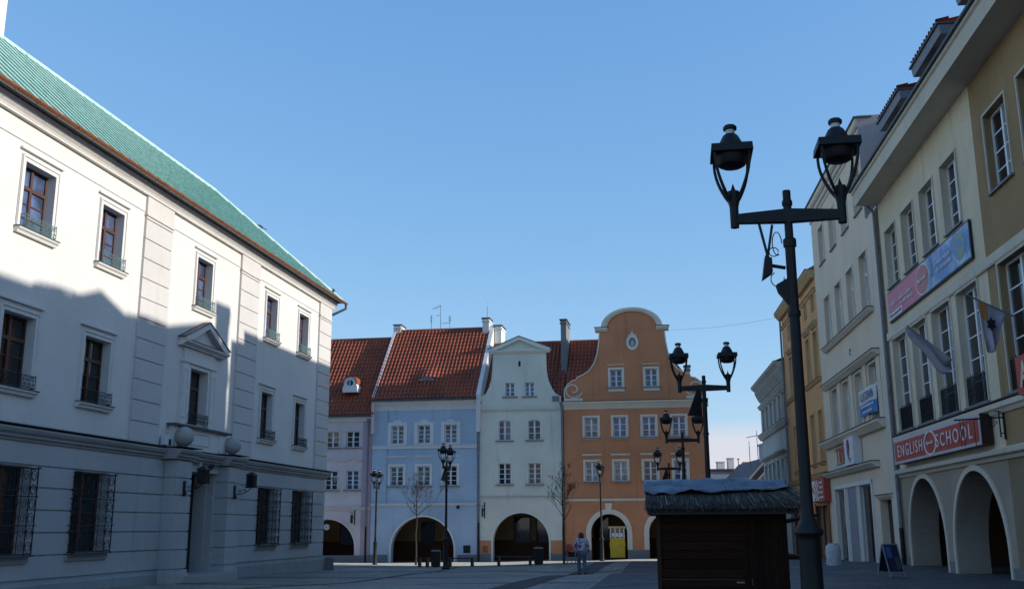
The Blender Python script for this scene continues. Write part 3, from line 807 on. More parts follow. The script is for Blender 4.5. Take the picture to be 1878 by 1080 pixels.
# ---- lilac house
P = Thing('lilac_house', 'pale lilac house with red tiled roof and round dormer beside the white town hall', 'house', FR, (-2.5,0,0))
px0, px1 = -7.2, -.06
wins = [(-6.2,-5.4,4.14,5.29),(-6.2,-5.4,6.65,7.62),(-4.6,-3.8,4.14,5.29),(-4.6,-3.8,6.65,7.62),(-2.93,-2.13,6.65,7.62),(-1.67,-.84,6.65,7.62),(-2.93,-2.15,4.14,5.29),(-1.6,-.83,4.14,5.29)]
shell(P, px0, px1, 8.4, [rect(a,b_,c,d) for a,b_,c,d in wins]+[arch(-4.3,-.96,-.9,2.42)], [.13]*len(wins)+[.45], M_PINK)
for i, (a,b_,c,d) in enumerate(wins):
    quad_window(P, a,b_,c,d, True, M_PINK, .12, 3 if c > 6 else 4, [M_GLASS, M_GLASS, M_GLASS, M_GLASSC, M_GLASSW, M_GLASS, M_GLASS, M_GLASSB][i], sw=.1)
    if c < 6:
        b = MB(); x = (a+b_)/2; pts = [(x-.55+k*1.1/16, 5.86+.16*math.exp(-((k-8)/3.6)**2)) for k in range(17)]
        for q, r in zip(pts, pts[1:]): b.hull([(q[0],-.1,q[1]),(r[0],-.1,r[1]),(r[0],-.1,r[1]+.05),(q[0],-.1,q[1]+.05)],[(q[0],0,q[1]-.07),(r[0],0,r[1]-.07),(r[0],0,r[1]+.05),(q[0],0,q[1]+.05)])
        P.part('wavy_hood', b, M_PINK)
b = MB(); b.box(-.62,-.06,-.03,0,-.2,8.36); P.part('corner_strip', b, M_PINK2)
belt(P, px0, px1-.0, 2.97, 3.1, M_PINK); b = MB(); archring(b, -4.3,-.96,-.0,2.42,.14,-.04,-.0); P.part('arch_moulding', b, M_PINK)
b = MB(); b.prism_x([(0,8.2),(-.06,8.2),(-.1,8.28),(-.2,8.36),(-.22,8.5),(0,8.52)], px0, px1); P.part('eaves_cornice', b, M_BLUETR)
b = MB(); b.box(px0,px1,-.05,0,-.8,.36); P.part('plinth', b, M_PLINTH)
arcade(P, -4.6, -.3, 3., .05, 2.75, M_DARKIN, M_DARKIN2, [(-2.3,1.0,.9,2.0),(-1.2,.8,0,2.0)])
pit2 = math.atan2(13.99-8.55, 4.3+.3); run = math.hypot(13.99-8.55, 4.6)
b = MB(); pantiles(b, px0, .12, -.3, 8.55, run, pit2); ridge_caps(b, px0, .1, 4.3, 14.0); P.part('roof', b, M_ROOFT)
b = MB(); b.poly([(px0,4.3,13.95),(.1,4.3,13.95),(.1,9,8.4),(px0,9,8.4)]); P.part('rear_roof', b, M_ROOFT)
b = MB(); b.prism_x([(-.36,8.46),(-.2,8.46),(-.2,8.58),(-.36,8.58)], px0, px1); P.part('gutter', b, M_SOFFIT)
b = MB(); gable_wall(b, px0, px0+.2, -.2, 8.4, 4.3, 13.8, 9.); P.part('gable_wall', b, M_PINK)
# round-headed dormer
dm = MB(); yd = .42
out = [(-2.15,10.05),(-1.22,10.05),(-1.22,10.35)]+[(-1.69+.40*math.cos(a), 10.62+.40*math.sin(a)) for a in [math.pi*k/16-.1 for k in range(19)]]+[(-2.15,10.35)]
hole = [(-1.685+.2*math.cos(2*math.pi*k/20), 10.62+.2*math.sin(2*math.pi*k/20)) for k in range(20)]
skin(dm, out, [hole], .08, yd, 1.6); d1 = P.part('dormer', dm, M_BLUETR)
b = MB(); n = 14
for k in range(n):
    a0, a1 = -.1+math.pi*1.07*k/n, -.1+math.pi*1.07*(k+1)/n
    q = [(-1.69+r*math.cos(a), 10.62+r*math.sin(a)) for r, a in ((.41,a0),(.47,a0),(.47,a1),(.41,a1))]
    b.prism_y(q, yd-.08, yd+1.6)
P.part('dormer_roof', b, M_ROOFT, parent=d1)
b = MB(); b.box(-1.9,-1.47,yd+.06,yd+.08,10.4,10.84); P.part('pane', b, M_GLASS, parent=d1); b = MB(); b.box(-1.705,-1.665,yd+.02,yd+.06,10.4,10.84); b.box(-1.78,-1.76,yd+.03,yd+.06,10.4,10.84); P.part('glazing_bars', b, M_WHITEW, parent=d1)
downpipe(P, -.27, -.1, 8.1, 2.0)

# ---- blue house
P = Thing('blue_house', 'sky blue house with wide arch, white window surrounds and red pantile roof with eyebrow dormer', 'house', FR, (3.2,0,0))
bx0, bx1 = -.03, 6.4
uw = [(1.13,1.91),(2.77,3.54),(4.41,5.17)]; lw = [(1.12,1.92),(2.77,3.55),(4.39,5.19)]
wins = [(a,c,6.81,7.9) for a,c in uw]+[(a,c,4.33,5.48) for a,c in lw]
shell(P, bx0, bx1, 9.1, [rect(a,c,z0,z1) for a,c,z0,z1 in wins]+[arch(1.27,5.04,-.9,2.55)], [.13]*6+[.45], M_BLUE)
for i, (a,c,z0,z1) in enumerate(wins):
    o = quad_window(P, a,c,z0,z1, True, M_BLUETR, .12, 4, [M_GLASSC,M_GLASSC,M_GLASSC,M_GLASSC,M_GLASSC,M_GLASS][i], sill=i > 2, sw=.14, hood=.52 if i > 2 else None)
    w = c-a; h = z1-z0
    if i < 3:
        b = MB(); b.box(-w/2-.19,w/2+.19,-.165,-.12,-.08,0.); b.box(-w/2-.21,-w/2-.14,-.165,-.12,-.04,h+.18); b.box(w/2+.14,w/2+.21,-.165,-.12,-.04,h+.18); b.box(-w/2-.2,w/2+.2,-.17,-.12,h+.14,h+.19)
        b.prism_y(arch(-.26,.26,h+.17,h+.33,8,.14), -.16, -.12); sub(o, 'pediment', b, M_BLUETR)
belt(P, bx0, bx1, 6.52, 6.7, M_BLUETR); belt(P, bx0, bx1, 3.2, 3.32, M_BLUETR)
b = MB(); archring(b, 1.27,5.04,-.1,2.55,.1,-.05,-.0); P.part('arch_moulding', b, M_BLUETR)
b = MB(); b.prism_x([(0,8.8),(-.03,8.8),(-.05,9.08),(-.10,9.10),(-.16,9.2),(-.26,9.28),(-.28,9.38),(0,9.4)], bx0, bx1); P.part('eaves_cornice', b, M_BLUETR)
for xa, xb in ((bx0,1.05),(5.26,bx1)):
    b = MB(); b.box(xa,xb,-.05,0,-.8,.4); P.part('plinth', b, M_PLINTH)
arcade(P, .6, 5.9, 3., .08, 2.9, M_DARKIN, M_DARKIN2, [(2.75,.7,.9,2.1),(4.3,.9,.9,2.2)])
vent(P, 5.6, 6.02, .5, .93); vent(P, 5.18, 5.36, 3.0, 3.2)
b = MB(); b.tube([(.93,-.03,9.1),(.93,-.03,3.3)], .012, 5); P.part('lightning_wire', b, M_ZINC)
pit2 = math.atan2(14.45-9.42, 4.3+.36); run = math.hypot(14.45-9.42, 4.66)
def eyebrow(c):      # leave a slot for the eyebrow window
    return not (2.62 < c.x < 3.62 and 10.62 < c.z < 10.62+.27*math.cos((c.x-3.12)/.5*1.35))
b = MB(); pantiles(b, bx0-.05, bx1-.0, -.36, 9.42, run, pit2, clip=eyebrow)
for v in b.bm.verts:           # swell the tiles over the eyebrow
    dx = (v.co.x-3.12)/.8; dz = (v.co.z-10.86)/.55
    k = math.exp(-dx*dx*1.6)*math.exp(-(dz*dz)*(1.2 if dz < 0 else .5))
    v.co.y -= .20*k; v.co.z += .10*k
ridge_caps(b, bx0-.05, bx1, 4.3, 14.46); roof_b = P.part('roof', b, M_ROOFT)
b = MB(); yy = .62; b.prism_y([(2.66,10.64),(3.58,10.64)]+[(3.12+.46*math.cos(math.pi*k/12), 10.66+.2*math.sin(math.pi*k/12)) for k in range(13)], yy, yy+.05)
e1 = P.part('eyebrow_window', b, M_GLASSC)
b = MB()
for k in range(12):
    a0, a1 = math.pi*k/12, math.pi*(k+1)/12
    b.prism_y([(3.12+r*math.cos(a), 10.65+r*.46*math.sin(a)) for r, a in ((.44,a0),(.5,a0),(.5,a1),(.44,a1))], yy-.05, yy+.04)
for x in (2.97,3.12,3.27): b.box(x-.012,x+.012,yy-.03,yy,10.65,10.84)
P.part('window_frame', b, M_PINK2, parent=e1)
b = MB(); b.poly([(bx0,4.3,14.4),(bx1,4.3,14.4),(bx1,9,9.2),(bx0,9,9.2)]); P.part('rear_roof', b, M_ROOFT)
b = MB(); b.prism_x([(-.45,9.34),(-.29,9.34),(-.29,9.45),(-.45,9.45)], bx0, bx1); P.part('gutter', b, M_SOFFIT)
b = MB(); gable_wall(b, bx0-.02, bx0+.14, -.3, 9.42, 4.3, 14.46, 9., .2); P.part('left_verge', b, M_PINK)
b = MB(); gable_wall(b, bx1-.02, bx1+.22, -.34, 9.42, 4.3, 14.46, 9., .22); P.part('party_parapet', b, M_TRIM)
def chimney(T, x0, x1, y0, y1, z0, z1, m, cap=M_LEDGE):
    b = MB(); b.box(x0,x1,y0,y1,z0,z1); b.box(x0-.05,x1+.05,y0-.05,y1+.05,z1-.22,z1-.14); o = T.part('chimney', b, m)
    b = MB(); b.box(x0-.07,x1+.07,y0-.07,y1+.07,z1,z1+.07); T.part('chimney_cap', b, cap, parent=o)
chimney(P, -.02, .42, 4.1, 5.2, 13.8, 14.85, M_TRIM)
chimney(P, 5.93, 6.35, 3.9, 4.9, 13.6, 15.05, M_TRIM)
downpipe(P, 6.52, -.1, 8.9, 2.2)

# ---- mint green house
P = Thing('mint_house', 'pale mint house with curved pedimented gable and one wide arch', 'house', FR, (9.0,0,.1))
gx0, gx1 = 6.44, 11.5
G = [(6.47,9.45),(6.60,9.48),(6.9,9.68),(7.11,10.07),(7.24,10.53),(7.31,11.12),(7.34,12.1),(10.52,12.1),(10.54,11.02),(10.65,10.43),(10.86,9.93),(11.07,9.63),(11.31,9.48),(11.42,9.45)]
out = [(gx0,-1.),(gx1,-1.),(gx1,8.7),(11.42,8.7)]+G[::-1]+[(6.47,8.7),(gx0,8.7)]
aw = [(8.07,8.65),(9.26,9.83)]; mw = [(7.67,8.42),(9.43,10.19)]
wins = [(a,c,9.48,10.31,0) for a,c in aw]+[(a,c,6.9,8.1,.14) for a,c in mw]+[(a,c,4.36,5.59,0) for a,c in mw]
holes = [arch(a,c,z0,z1,10,ar) if ar else rect(a,c,z0,z1) for a,c,z0,z1,ar in wins]
holes += [rect(8.87,9.02,11.27,11.6), arch(7.34,10.61,-.9,2.74)]
b = MB(); skin(b, out, holes, [.13]*6+[.3,.45], 0.)
for k in range(len(G)-1): b.poly([(G[k][0],0,G[k][1]),(G[k+1][0],0,G[k+1][1]),(G[k+1][0],.35,G[k+1][1]),(G[k][0],.35,G[k][1])])
b.poly([(x,.35,z) for x, z in G])
for x in (gx0, gx1-.25): b.box(x,x+.25,.001,9,-1,8.6)
b.box(gx0+.25,gx1-.25,8.7,9,-1,8.6); P.part('wall', b, M_GREEN)
for i, (a,c,z0,z1,ar) in enumerate(wins):
    o = quad_window(P, a,c,z0,z1, False, M_GREENTR, .12, 3 if i < 4 else 4, [M_GLASSB,M_GLASSB,M_GLASSB,M_GLASS,M_GLASS,M_GLASS][i], arched=ar)
    w = c-a; h = z1-z0; b = MB()
    if ar: archring(b, -w/2, w/2, 0, h, .06, -.145, -.121, ar)
    else: frame_ring(b, -w/2, w/2, 0, h, .06, -.145, -.121, bottom=False)
    sub(o, 'surround', b, M_GREENTR)
b = MB(); b.box(8.87,9.02,.28,.32,11.27,11.6); P.part('vent_slot', b, M_LEDGE)
b = MB(); b.prism_x([(0,12.06),(-.06,12.06),(-.1,12.14),(-.2,12.18),(-.2,12.24),(.35,12.26)], 7.14, 10.78)
for e, s_ in ((7.1,1),(10.82,-1)): b.prism_y([(e,12.24),(e,12.32),(8.96,13.06),(8.96,12.86),(e+s_*.5,12.26)], -.22, .36)
P.part('pediment_moulding', b, M_GREENTR)
b = MB(); b.prism_y([(7.5,12.26),(10.42,12.26),(8.96,12.9)], -.02, .3); P.part('pediment_field', b, M_GREEN)
b = MB()
for e, s_ in ((7.04,1),(10.88,-1)): b.hull([(e,-.26,12.32),(e,.4,12.32),(8.96,.4,13.075),(8.96,-.26,13.075)],[(e,-.26,12.345),(e,.4,12.345),(8.96,.4,13.1),(8.96,-.26,13.1)])
P.part('pediment_flashing', b, M_LEDGE)
belt(P, gx0, gx1, 8.61, 8.67, M_GREEN, .03); belt(P, gx0, gx1, 3.56, 3.63, M_GREEN, .03)
for za in (8.672, 3.632):
    b = MB(); b.box(gx0,gx1,-.055,0,za,za+.028); P.part('belt_flashing', b, M_LEDGE)
b = MB(); archring(b, 7.34,10.61,-.1,2.74,.09,-.03,-.0); P.part('arch_moulding', b, M_GREENTR)
for xa, xb in ((gx0,7.24),(10.71,gx1)):
    b = MB(); b.box(xa,xb,-.03,0,.45,1.2); P.part('orange_dado', b, M_ORANGE)
for xa, xb in ((gx0,7.24),(10.71,gx1)):
    b = MB(); b.box(xa,xb,-.06,0,-.8,.45); P.part('plinth', b, M_PLINTH)
vent(P, 6.72, 7.08, .5, .92)
arcade(P, 6.8, 11.1, 3., .14, 3.0, M_DARKIN, M_DARKIN2, [(8.6,.9,.95,2.35),(9.95,.9,.95,2.3)])
pit2 = math.atan2(13.38-8.62, 4.6); run = math.hypot(13.38-8.62, 4.6)
b = MB(); pantiles(b, gx0+.2, gx1-.05, .37, 9.05, math.hypot(13.38-9.05, 4.3-.37), math.atan2(13.38-9.05, 4.3-.37)); ridge_caps(b, gx0+.2, gx1, 4.3, 13.4); P.part('roof', b, M_ROOFT)
b = MB(); b.poly([(gx0,4.3,13.35),(gx1,4.3,13.35),(gx1,9,8.6),(gx0,9,8.6)]); P.part('rear_roof', b, M_ROOFT)
chimney(P, 6.66, 7.1, 4.2, 5.6, 12.6, 14.6, M_GREENTR)
chimney(P, 11.18, 11.52, 2.3, 4.2, 9.3, 14.45, plaster('dark_chimney_render',(.22,.23,.24),.2,.5))  # dark grey streaked render
b = MB(); b.box(10.9,11.3,-.09,.1,9.15,9.45); P.part('valley_flashing', b, M_ZINC)
downpipe(P, 11.45, -.0, 8.75, 2.2)

# ---- orange house
P = Thing('orange_house', 'tall orange house with scrolled white-edged gable, oval window and keystoned arches', 'house', FR, (15.6,0,.25))
ox0, ox1 = 11.55, 19.8
L = [(11.62,9.2),(11.58,9.45),(11.6,9.83),(11.80,10.14),(12.06,10.34),(12.34,10.42),(12.36,10.55),(12.72,10.69),(13.08,10.93),(13.38,11.36),(13.56,11.88),(13.66,12.46),(13.72,13.12),(13.72,13.4)]
Dm = [(15.66+1.73*math.cos(math.pi-math.pi*k/22), 13.4+1.12*math.sin(math.pi*k/22)) for k in range(23)]
RR = [(31.32-x, z) for x, z in L[::-1]]
GO = L+Dm+RR
# deep copy to keep widths right: mirror about the gable axis, right foot stretched to the house edge
out = [(ox0,-1.),(ox1,-1.),(ox1,9.2)]+GO[::-1]+[(ox0,9.2)]
wins = [(14.33,15.03,9.88,10.91),(16.36,17.06,9.88,10.91)]
mx_ = [(12.77,13.55),(14.43,15.19),(16.12,16.88),(17.83,18.58)]
wins += [(a,c,6.98,8.14) for a,c in mx_]+[(a,c,4.48,5.61) for a,c in mx_]
oval = [(15.68+.21*math.cos(2*math.pi*k/24), 12.5+.32*math.sin(2*math.pi*k/24)) for k in range(24)]
holes = [rect(*w) for w in wins]+[oval, arch(13.03,15.08,-.9,2.65), arch(16.3,18.35,-.9,2.65)]
b = MB(); skin(b, out, holes, [.13]*10+[.12,.45,.45], 0.)
for k in range(len(GO)-1): b.poly([(GO[k][0],0,GO[k][1]),(GO[k+1][0],0,GO[k+1][1]),(GO[k+1][0],.38,GO[k+1][1]),(GO[k][0],.38,GO[k][1])])
b.poly([(x,.38,z) for x, z in GO])
b.box(ox0,ox0+.25,.001,9,-1,8.9); b.box(ox1-.25,ox1,.001,9,-1,8.9); b.box(ox0+.25,ox1-.25,8.7,9,-1,8.9)
P.part('wall', b, M_ORANGE)
for i, (a,c,z0,z1) in enumerate(wins):
    o = quad_window(P, a,c,z0,z1, True, M_ORTR, .12, 3, [M_GLASSB,M_GLASSB,M_GLASSC,M_GLASSB,M_GLASSB,M_GLASSB,M_GLASSC,M_GLASSC,M_GLASS,M_GLASSB][i], sill=True, sw=.12)
    w = c-a; h = z1-z0; b = MB()
    if i < 2: b.box(-w/2-.12,w/2+.12,-.15,-.121,-.25,-.06); b.box(-w/2-.15,w/2+.15,-.17,-.121,h+.27,h+.31)
    elif i > 5: b.prism_x([(-.121,h+.33),(-.16,h+.33),(-.22,h+.38),(-.22,h+.42),(-.121,h+.44)], -w/2-.17, w/2+.17)
    else: b.box(-w/2-.14,w/2+.14,-.16,-.121,-.1,-.058)
    sub(o, 'trim', b, M_ORTR)
b = MB(); n = 24
for k in range(n):
    a0, a1 = 2*math.pi*k/n, 2*math.pi*(k+1)/n
    b.prism_y([(15.68+(rr)*math.cos(a), 12.5+(rr*1.3)*math.sin(a)) for rr, a in ((.21,a0),(.36,a0),(.36,a1),(.21,a1))], -.06, .0)
b.prism_y([(15.58,12.96),(15.78,12.96),(15.68,13.22)], -.05, 0); b.box(15.44,15.92,-.05,0,12.92,12.98); P.part('oval_surround', b, M_ORTR)
b = MB(); b.prism_y(oval, .08, .1); ov = P.part('oval_window', b, M_GLASSB)
b = MB()
for k in range(4):
    a = math.pi*k/4; b.bar((15.68-.2*math.cos(a),.07,12.5-.3*math.sin(a)),(15.68+.2*math.cos(a),.07,12.5+.3*math.sin(a)),.022)
b.tube([(15.68+.09*math.cos(2*math.pi*k/12),.06,12.5+.14*math.sin(2*math.pi*k/12)) for k in range(13)],.014,4); P.part('glazing_bars', b, M_WHITEW, parent=ov)
# white edging of the gable
def edging(pts, w, y0, y1, name, m):
    b = MB()
    for p, q in zip(pts, pts[1:]):
        p = Vector(p); q = Vector(q); d = (q-p).normalized(); nn = Vector((-d.y, d.x))*w
        b.prism_y([tuple(p), tuple(q+d*.008), tuple(q+d*.008+nn), tuple(p+nn)], y0, y1)
    return P.part(name, b, m)
edging(L[:-1], -.07, -.05, .40, 'gable_edging', M_ORTR); edging(RR[1:], -.07, -.05, .40, 'gable_edging', M_ORTR)
b = MB(); n = 26
for k in range(n):
    a0, a1 = math.pi*k/n, math.pi*(k+1)/n
    b.prism_y([(15.66+r*math.cos(a), 13.42+r*.65*math.sin(a)) for r, a in ((1.46,a0),(1.76,a0),(1.76,a1),(1.46,a1))], -.1, .42)
    b.prism_y([(15.66+r*math.cos(a), 13.42+r*.65*math.sin(a)) for r, a in ((1.6,a0),(1.8,a0),(1.8,a1),(1.6,a1))], -.16, -.101)
P.part('dome_moulding', b, M_ORTR)
for s_ in (-1, 1):
    xa = 15.66+s_*1.42; xb = 15.66+s_*2.16
    b = MB(); x0, x1 = min(xa,xb), max(xa,xb)
    b.prism_x([(.42,13.2),(-.06,13.2),(-.1,13.26),(-.18,13.32),(-.18,13.42),(.42,13.43)], x0, x1); P.part('gable_shoulder', b, M_ORTR)
    b = MB(); b.box(x0-.04,x1+.04,-.22,.45,13.435,13.46); P.part('shoulder_flashing', b, M_LEDGE)
    cxv = 15.66+s_*3.52; pts = []
    for k in range(30):
        a = k/29*math.pi*2.45; r = .56-.42*k/29
        pts.append((cxv-s_*r*math.cos(a+.35), 9.78-r*.92*math.sin(a+.35)))
    b = MB()
    for p, q in zip(pts, pts[1:]):
        p = Vector(p); q = Vector(q); d = (q-p).normalized(); nn = Vector((-d.y,d.x))*.035
        b.prism_y([tuple(p-nn), tuple(q+d*.01-nn), tuple(q+d*.01+nn), tuple(p+nn)], -.045, -.001)
    P.part('scroll', b, M_ORTR)
    b = MB(); x0 = 11.6 if s_ < 0 else 18.7; b.box(x0, x0+1.1, -.06, 0, 9.1, 9.28); P.part('scroll_base', b, M_ORTR)
b = MB(); b.prism_x([(0,8.62),(-.03,8.62),(-.05,8.78),(-.09,8.80),(-.12,8.88),(-.24,8.96),(-.27,9.06),(0,9.07)], ox0, ox1+.1)
x = ox0+.05
while x < ox1: b.box(x,x+.09,-.085,-.03,8.66,8.76); x += .16
P.part('cornice', b, M_ORTR)
b = MB(); b.box(ox0,ox1+.12,-.3,0,9.072,9.1); P.part('cornice_flashing', b, M_LEDGE)
b = MB(); b.prism_x([(0,3.38),(-.03,3.38),(-.05,3.44),(-.08,3.5),(0,3.52)], ox0, ox1); P.part('string_course', b, M_ORTR)
for a, c in ((13.03,15.08),(16.3,18.35)):
    b = MB(); archring(b, a, c, .68, 2.65, .28, -.06, -.0); archring(b, a, c, .68, 2.65, .1, -.08, -.061); m0 = (a+c)/2
    b.prism_y([(m0-.13,2.66),(m0+.13,2.66),(m0+.2,3.26),(m0-.2,3.26)], -.12, -.0); P.part('arch_surround', b, M_ORTR)
for x0, x1 in ((ox0,13.0),(15.1,16.28),(18.37,ox1)):
    b = MB(); b.box(x0,x1,-.07,0,-.8,.67); P.part('plinth', b, M_PLINTH)
arcade(P, 12.2, 19.3, 3., .24, 3.1, M_DARKIN, M_DARKIN2, [(13.4,.8,.9,2.3),(17.2,1.,.0,2.3)])
pit2 = math.atan2(13.38-9.0, 4.0)
def hip(c): return c.x < 19.9-(c.z-9.)/(13.38-9.)*3.
b = MB(); pantiles(b, ox0-.02, 19.9, .4, 9.1, math.hypot(13.38-9.1, 3.9), math.atan2(13.38-9.1, 3.9), clip=hip); ridge_caps(b, ox0, 16.9, 4.3, 13.4); b.poly([(19.9,.4,9.1),(19.9,8.2,9.1),(16.95,4.3,13.36)])
P.part('roof', b, M_ROOFT)
b = MB(); b.poly([(ox0,4.3,13.35),(16.95,4.3,13.35),(19.9,8.2,9.1),(ox0,9,9.)]); P.part('rear_roof', b, M_ROOFT)
chimney(P, 18.65, 18.95, 1.7, 2.3, 10.4, 11.25, plaster('pink_chimney_render',(.55,.40,.36),.1,.3))
# aerials on the blue roof
def aerial(x, y, z, h, kind, label):
    b = MB(); b.tube([(x,y,z),(x,y,z+h)], .018, 5)
    if kind == 0:
        for k in range(6): b.tube([(x,y-.14,z+h*.55+k*.09),(x,y+.14,z+h*.55+k*.09)],.011,4); b.tube([(x-.07,y,z+h*.55+k*.09),(x+.07,y,z+h*.55+k*.09)],.011,4)
    elif kind == 1:
        b.tube([(x,y,z+h-.05),(x-.55,y,z+h-.25)],.013,4)
        for k in range(6): b.tube([(x-.08*k-.05,y-.3+.02*k,z+h-.07-.035*k),(x-.08*k-.05,y+.3-.02*k,z+h-.07-.035*k)],.01,4)
        b.tube([(x,y,z+h*.6),(x-.3,y,z+h*.57)],.012,4); b.tube([(x-.12,y-.2,z+h*.59),(x-.12,y+.2,z+h*.59)],.01,4)
    elif kind == 2:
        b.tube([(x-.55,y,z+h*.5),(x+.05,y,z+h*.52)],.012,4)
        for k in range(4): b.tube([(x-.5+.13*k,y-.22,z+h*.5),(x-.5+.13*k,y+.22,z+h*.5)],.009,4)
        for k in range(5): b.tube([(x-.09,y,z+h*.65+k*.08),(x+.09,y,z+h*.65+k*.08)],.013,4)
    else: b.tube([(x,y,z+h),(x,y,z+h+.35)],.008,4)
    single('roof_aerial', b, M_ZINC, label, 'aerial', FR, (x,y,z), 'aerials on the tiled roofs')
aerial(2.43, 4.3, 14.5, .95, 0, 'short roof aerial at the left of the blue house ridge')
aerial(3.05, 4.3, 14.5, 1.65, 1, 'tallest roof aerial in the middle of the blue house ridge')
aerial(3.67, 4.3, 14.5, .85, 2, 'roof aerial with a crossbar at the right on the blue house ridge')
aerial(6.14, 4.4, 15.1, .85, 3, 'thin whip aerial on the chimney between the blue and mint houses')
# clock-like round sign, hanging brackets, yellow booth
t = Thing('round_sign', 'round white sign with green emblem hanging in the lilac house arch', 'sign', FR, (-2.66,-.15,2.1))
b = MB(); b.lathe([(.17,-.03),(.17,.03)],(0,0,0),24); bmesh.ops.rotate(b.bm, verts=b.bm.verts, cent=(0,0,0), matrix=Matrix.Rotation(R(90),3,'X')); bmesh.ops.translate(b.bm, verts=b.bm.verts, vec=(-2.66,-.15,1.98)); t.part('sign_disc', b, M_SIGNW)
b = MB()
for r0, r1 in ((.11,.13),(.0,.06)):
    for k in range(20):
        a0, a1 = 2*math.pi*k/20, 2*math.pi*(k+1)/20
        if r0 > 0: b.prism_y([(-2.66+r*math.cos(a),1.98+r*math.sin(a)) for r, a in ((r0,a0),(r1,a0),(r1,a1),(r0,a1))], -.19, -.181)
b.prism_y([(-2.66+.06*math.cos(2*math.pi*k/6),1.98+.06*math.sin(2*math.pi*k/6)) for k in range(6)], -.19, -.181); t.part('emblem', b, simple('sign_green',(.10,.22,.10),.5))
b = MB(); b.tube([(-2.66,-.15,2.14),(-2.66,-.15,2.45),(-2.66,.1,2.45)],.012,5); t.part('hanger', b, M_IRON)
def hang_bracket(x, z, label):
    t = Thing('sign_bracket', label, 'sign bracket', FR, (x,0,z))
    b = MB(); b.box(x-.03,x+.03,-.03,0,z-.45,z+.45); t.part('wall_plate', b, M_IRON)
    b = MB(); b.tube([(x,-.02,z+.25),(x-.05,-.7,z+.25)],.018,5); b.tube([(x,-.02,z-.2),(x,-.3,z+.05),(x-.04,-.55,z+.24)],.014,5); b.box(x-.06,x-.02,-.62,-.25,z-.35,z+.12); t.part('hanging_arm', b, M_IRON)
hang_bracket(-1.0, 2.55, 'wrought iron sign bracket right of the lilac house arch')
hang_bracket(6.85, 2.9, 'wrought iron sign bracket left of the mint house arch')
t = Thing('yellow_booth', 'yellow booth with glazed upper half standing in the orange house arch', 'booth', FR, (14.5,.3,.25))
M_YEL = simple('booth_yellow', (.60,.40,.02), .45, var=.1); y0, y1 = -.05, .65
b = MB(); b.box(14.1,14.92,y0,y1,.25,1.32); b.box(14.07,14.95,y0-.03,y1,.86,1.08); b.box(14.08,14.94,y0-.02,y1,.78,.83); t.part('body', b, M_YEL)
b = MB(); b.box(14.13,14.89,y0+.02,y1-.02,1.32,1.84); t.part('glazing', b, M_GLASSC)
b = MB()
for x in (14.1,14.36,14.62,14.86): b.box(x,x+.06,y0,y0+.04,1.32,1.86)
for k in range(3): b.box(14.2+k*.24,14.34+k*.24,y0+.0,y0+.018,1.4,1.6)
t.part('glazing_frame', b, M_SIGNW)
b = MB(); b.box(14.02,15.0,y0-.12,y1+.05,1.86,1.97); t.part('roof', b, simple('booth_roof',(.5,.42,.2),.5))

# ------------------------------------------------------------------ RIGHT-HAND ROW
FB = Frame(12.76789, 33.64929, R(-96.7384))
def tall_window(T, x0, x1, z0, z1, rec, rows, cols=2, g=None, fm=None, sur=0., surm=None, sill=True, side=None, transom=0.):
    o = add_window(T, (x0+x1)/2, z0, x1-x0, z1-z0, rec, cols, rows, 'casement' if cols == 2 else 'thin', g, fm, transom=transom)
    w = x1-x0; h = z1-z0
    if sur:
        b = MB(); frame_ring(b, -w/2, w/2, 0, h, sur, -rec-.04, -rec-.001, bottom=False); sub(o, 'surround', b, surm)
    if sill:
        b = MB(); b.box(-w/2-.06, w/2+.06, -rec-.08, -rec+rec*.9, -.05, -.002); sub(o, 'sill', b, M_ZINC)
    return o
# ---- school house: light bay and olive bay under one big eave
P = Thing('school_house', 'grey-cream and olive house with round arches, deep eaves and roof dormers on the right', 'house', FB, (4,0,.75))
sx0, sxm, sx1 = -.72, 9.35, 31.
top = [(-.01+2.185*k, 1.37+2.185*k) for k in range(4)]+[(10.2+2.3*k, 11.7+2.3*k) for k in range(9)]
mid = [(-.19,1.56),(2.22,3.84),(4.45,6.23),(6.84,8.56)]+[(10.1+2.9*k, 12.1+2.9*k) for k in range(7)]
arcs = [(-.0,3.86,3.38),(4.71,8.86,3.36)]+[(10.3+5.1*k, 14.4+5.1*k, 3.36) for k in range(4)]
TZ = (9.76, 11.72); MZ = (4.98, 8.02)
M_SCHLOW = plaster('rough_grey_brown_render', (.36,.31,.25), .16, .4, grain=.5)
def bay(x0, x1, m, low=False):
    if low:
        h = [arch(a,c,-.2,t,26) for a,c,t in arcs if x0 < a < x1]; b = MB(); skin(b, rect(x0,x1,-1.,3.6), h, .85); return b
    h = [rect(a,c,*TZ) for a,c in top if x0 < a < x1]+[rect(a,c,*MZ) for a,c in mid if x0 < a < x1]
    n1 = sum(1 for a,c in top if x0 < a < x1)+sum(1 for a,c in mid if x0 < a < x1)
    b = MB(); skin(b, rect(x0,x1,3.6,13.1), h, [.17]*n1); return b
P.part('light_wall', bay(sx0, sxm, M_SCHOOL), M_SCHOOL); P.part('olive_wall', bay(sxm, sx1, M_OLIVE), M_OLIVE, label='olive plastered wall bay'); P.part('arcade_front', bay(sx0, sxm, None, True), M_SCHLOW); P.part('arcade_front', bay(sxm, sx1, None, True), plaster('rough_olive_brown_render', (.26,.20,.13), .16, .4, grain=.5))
b = MB(); b.box(sx0,sx0+.3,.01,11,-1,13); b.box(sx1-.3,sx1,.01,11,-1,13); b.box(sx0+.3,sx1-.3,10.7,11,-1,13); P.part('rear_wall', b, M_SCHOOL)
for i, (a,c) in enumerate(top): tall_window(P, a, c, *TZ, .17, 4, 2, M_GLASS, sur=.05, surm=M_SCHTR)
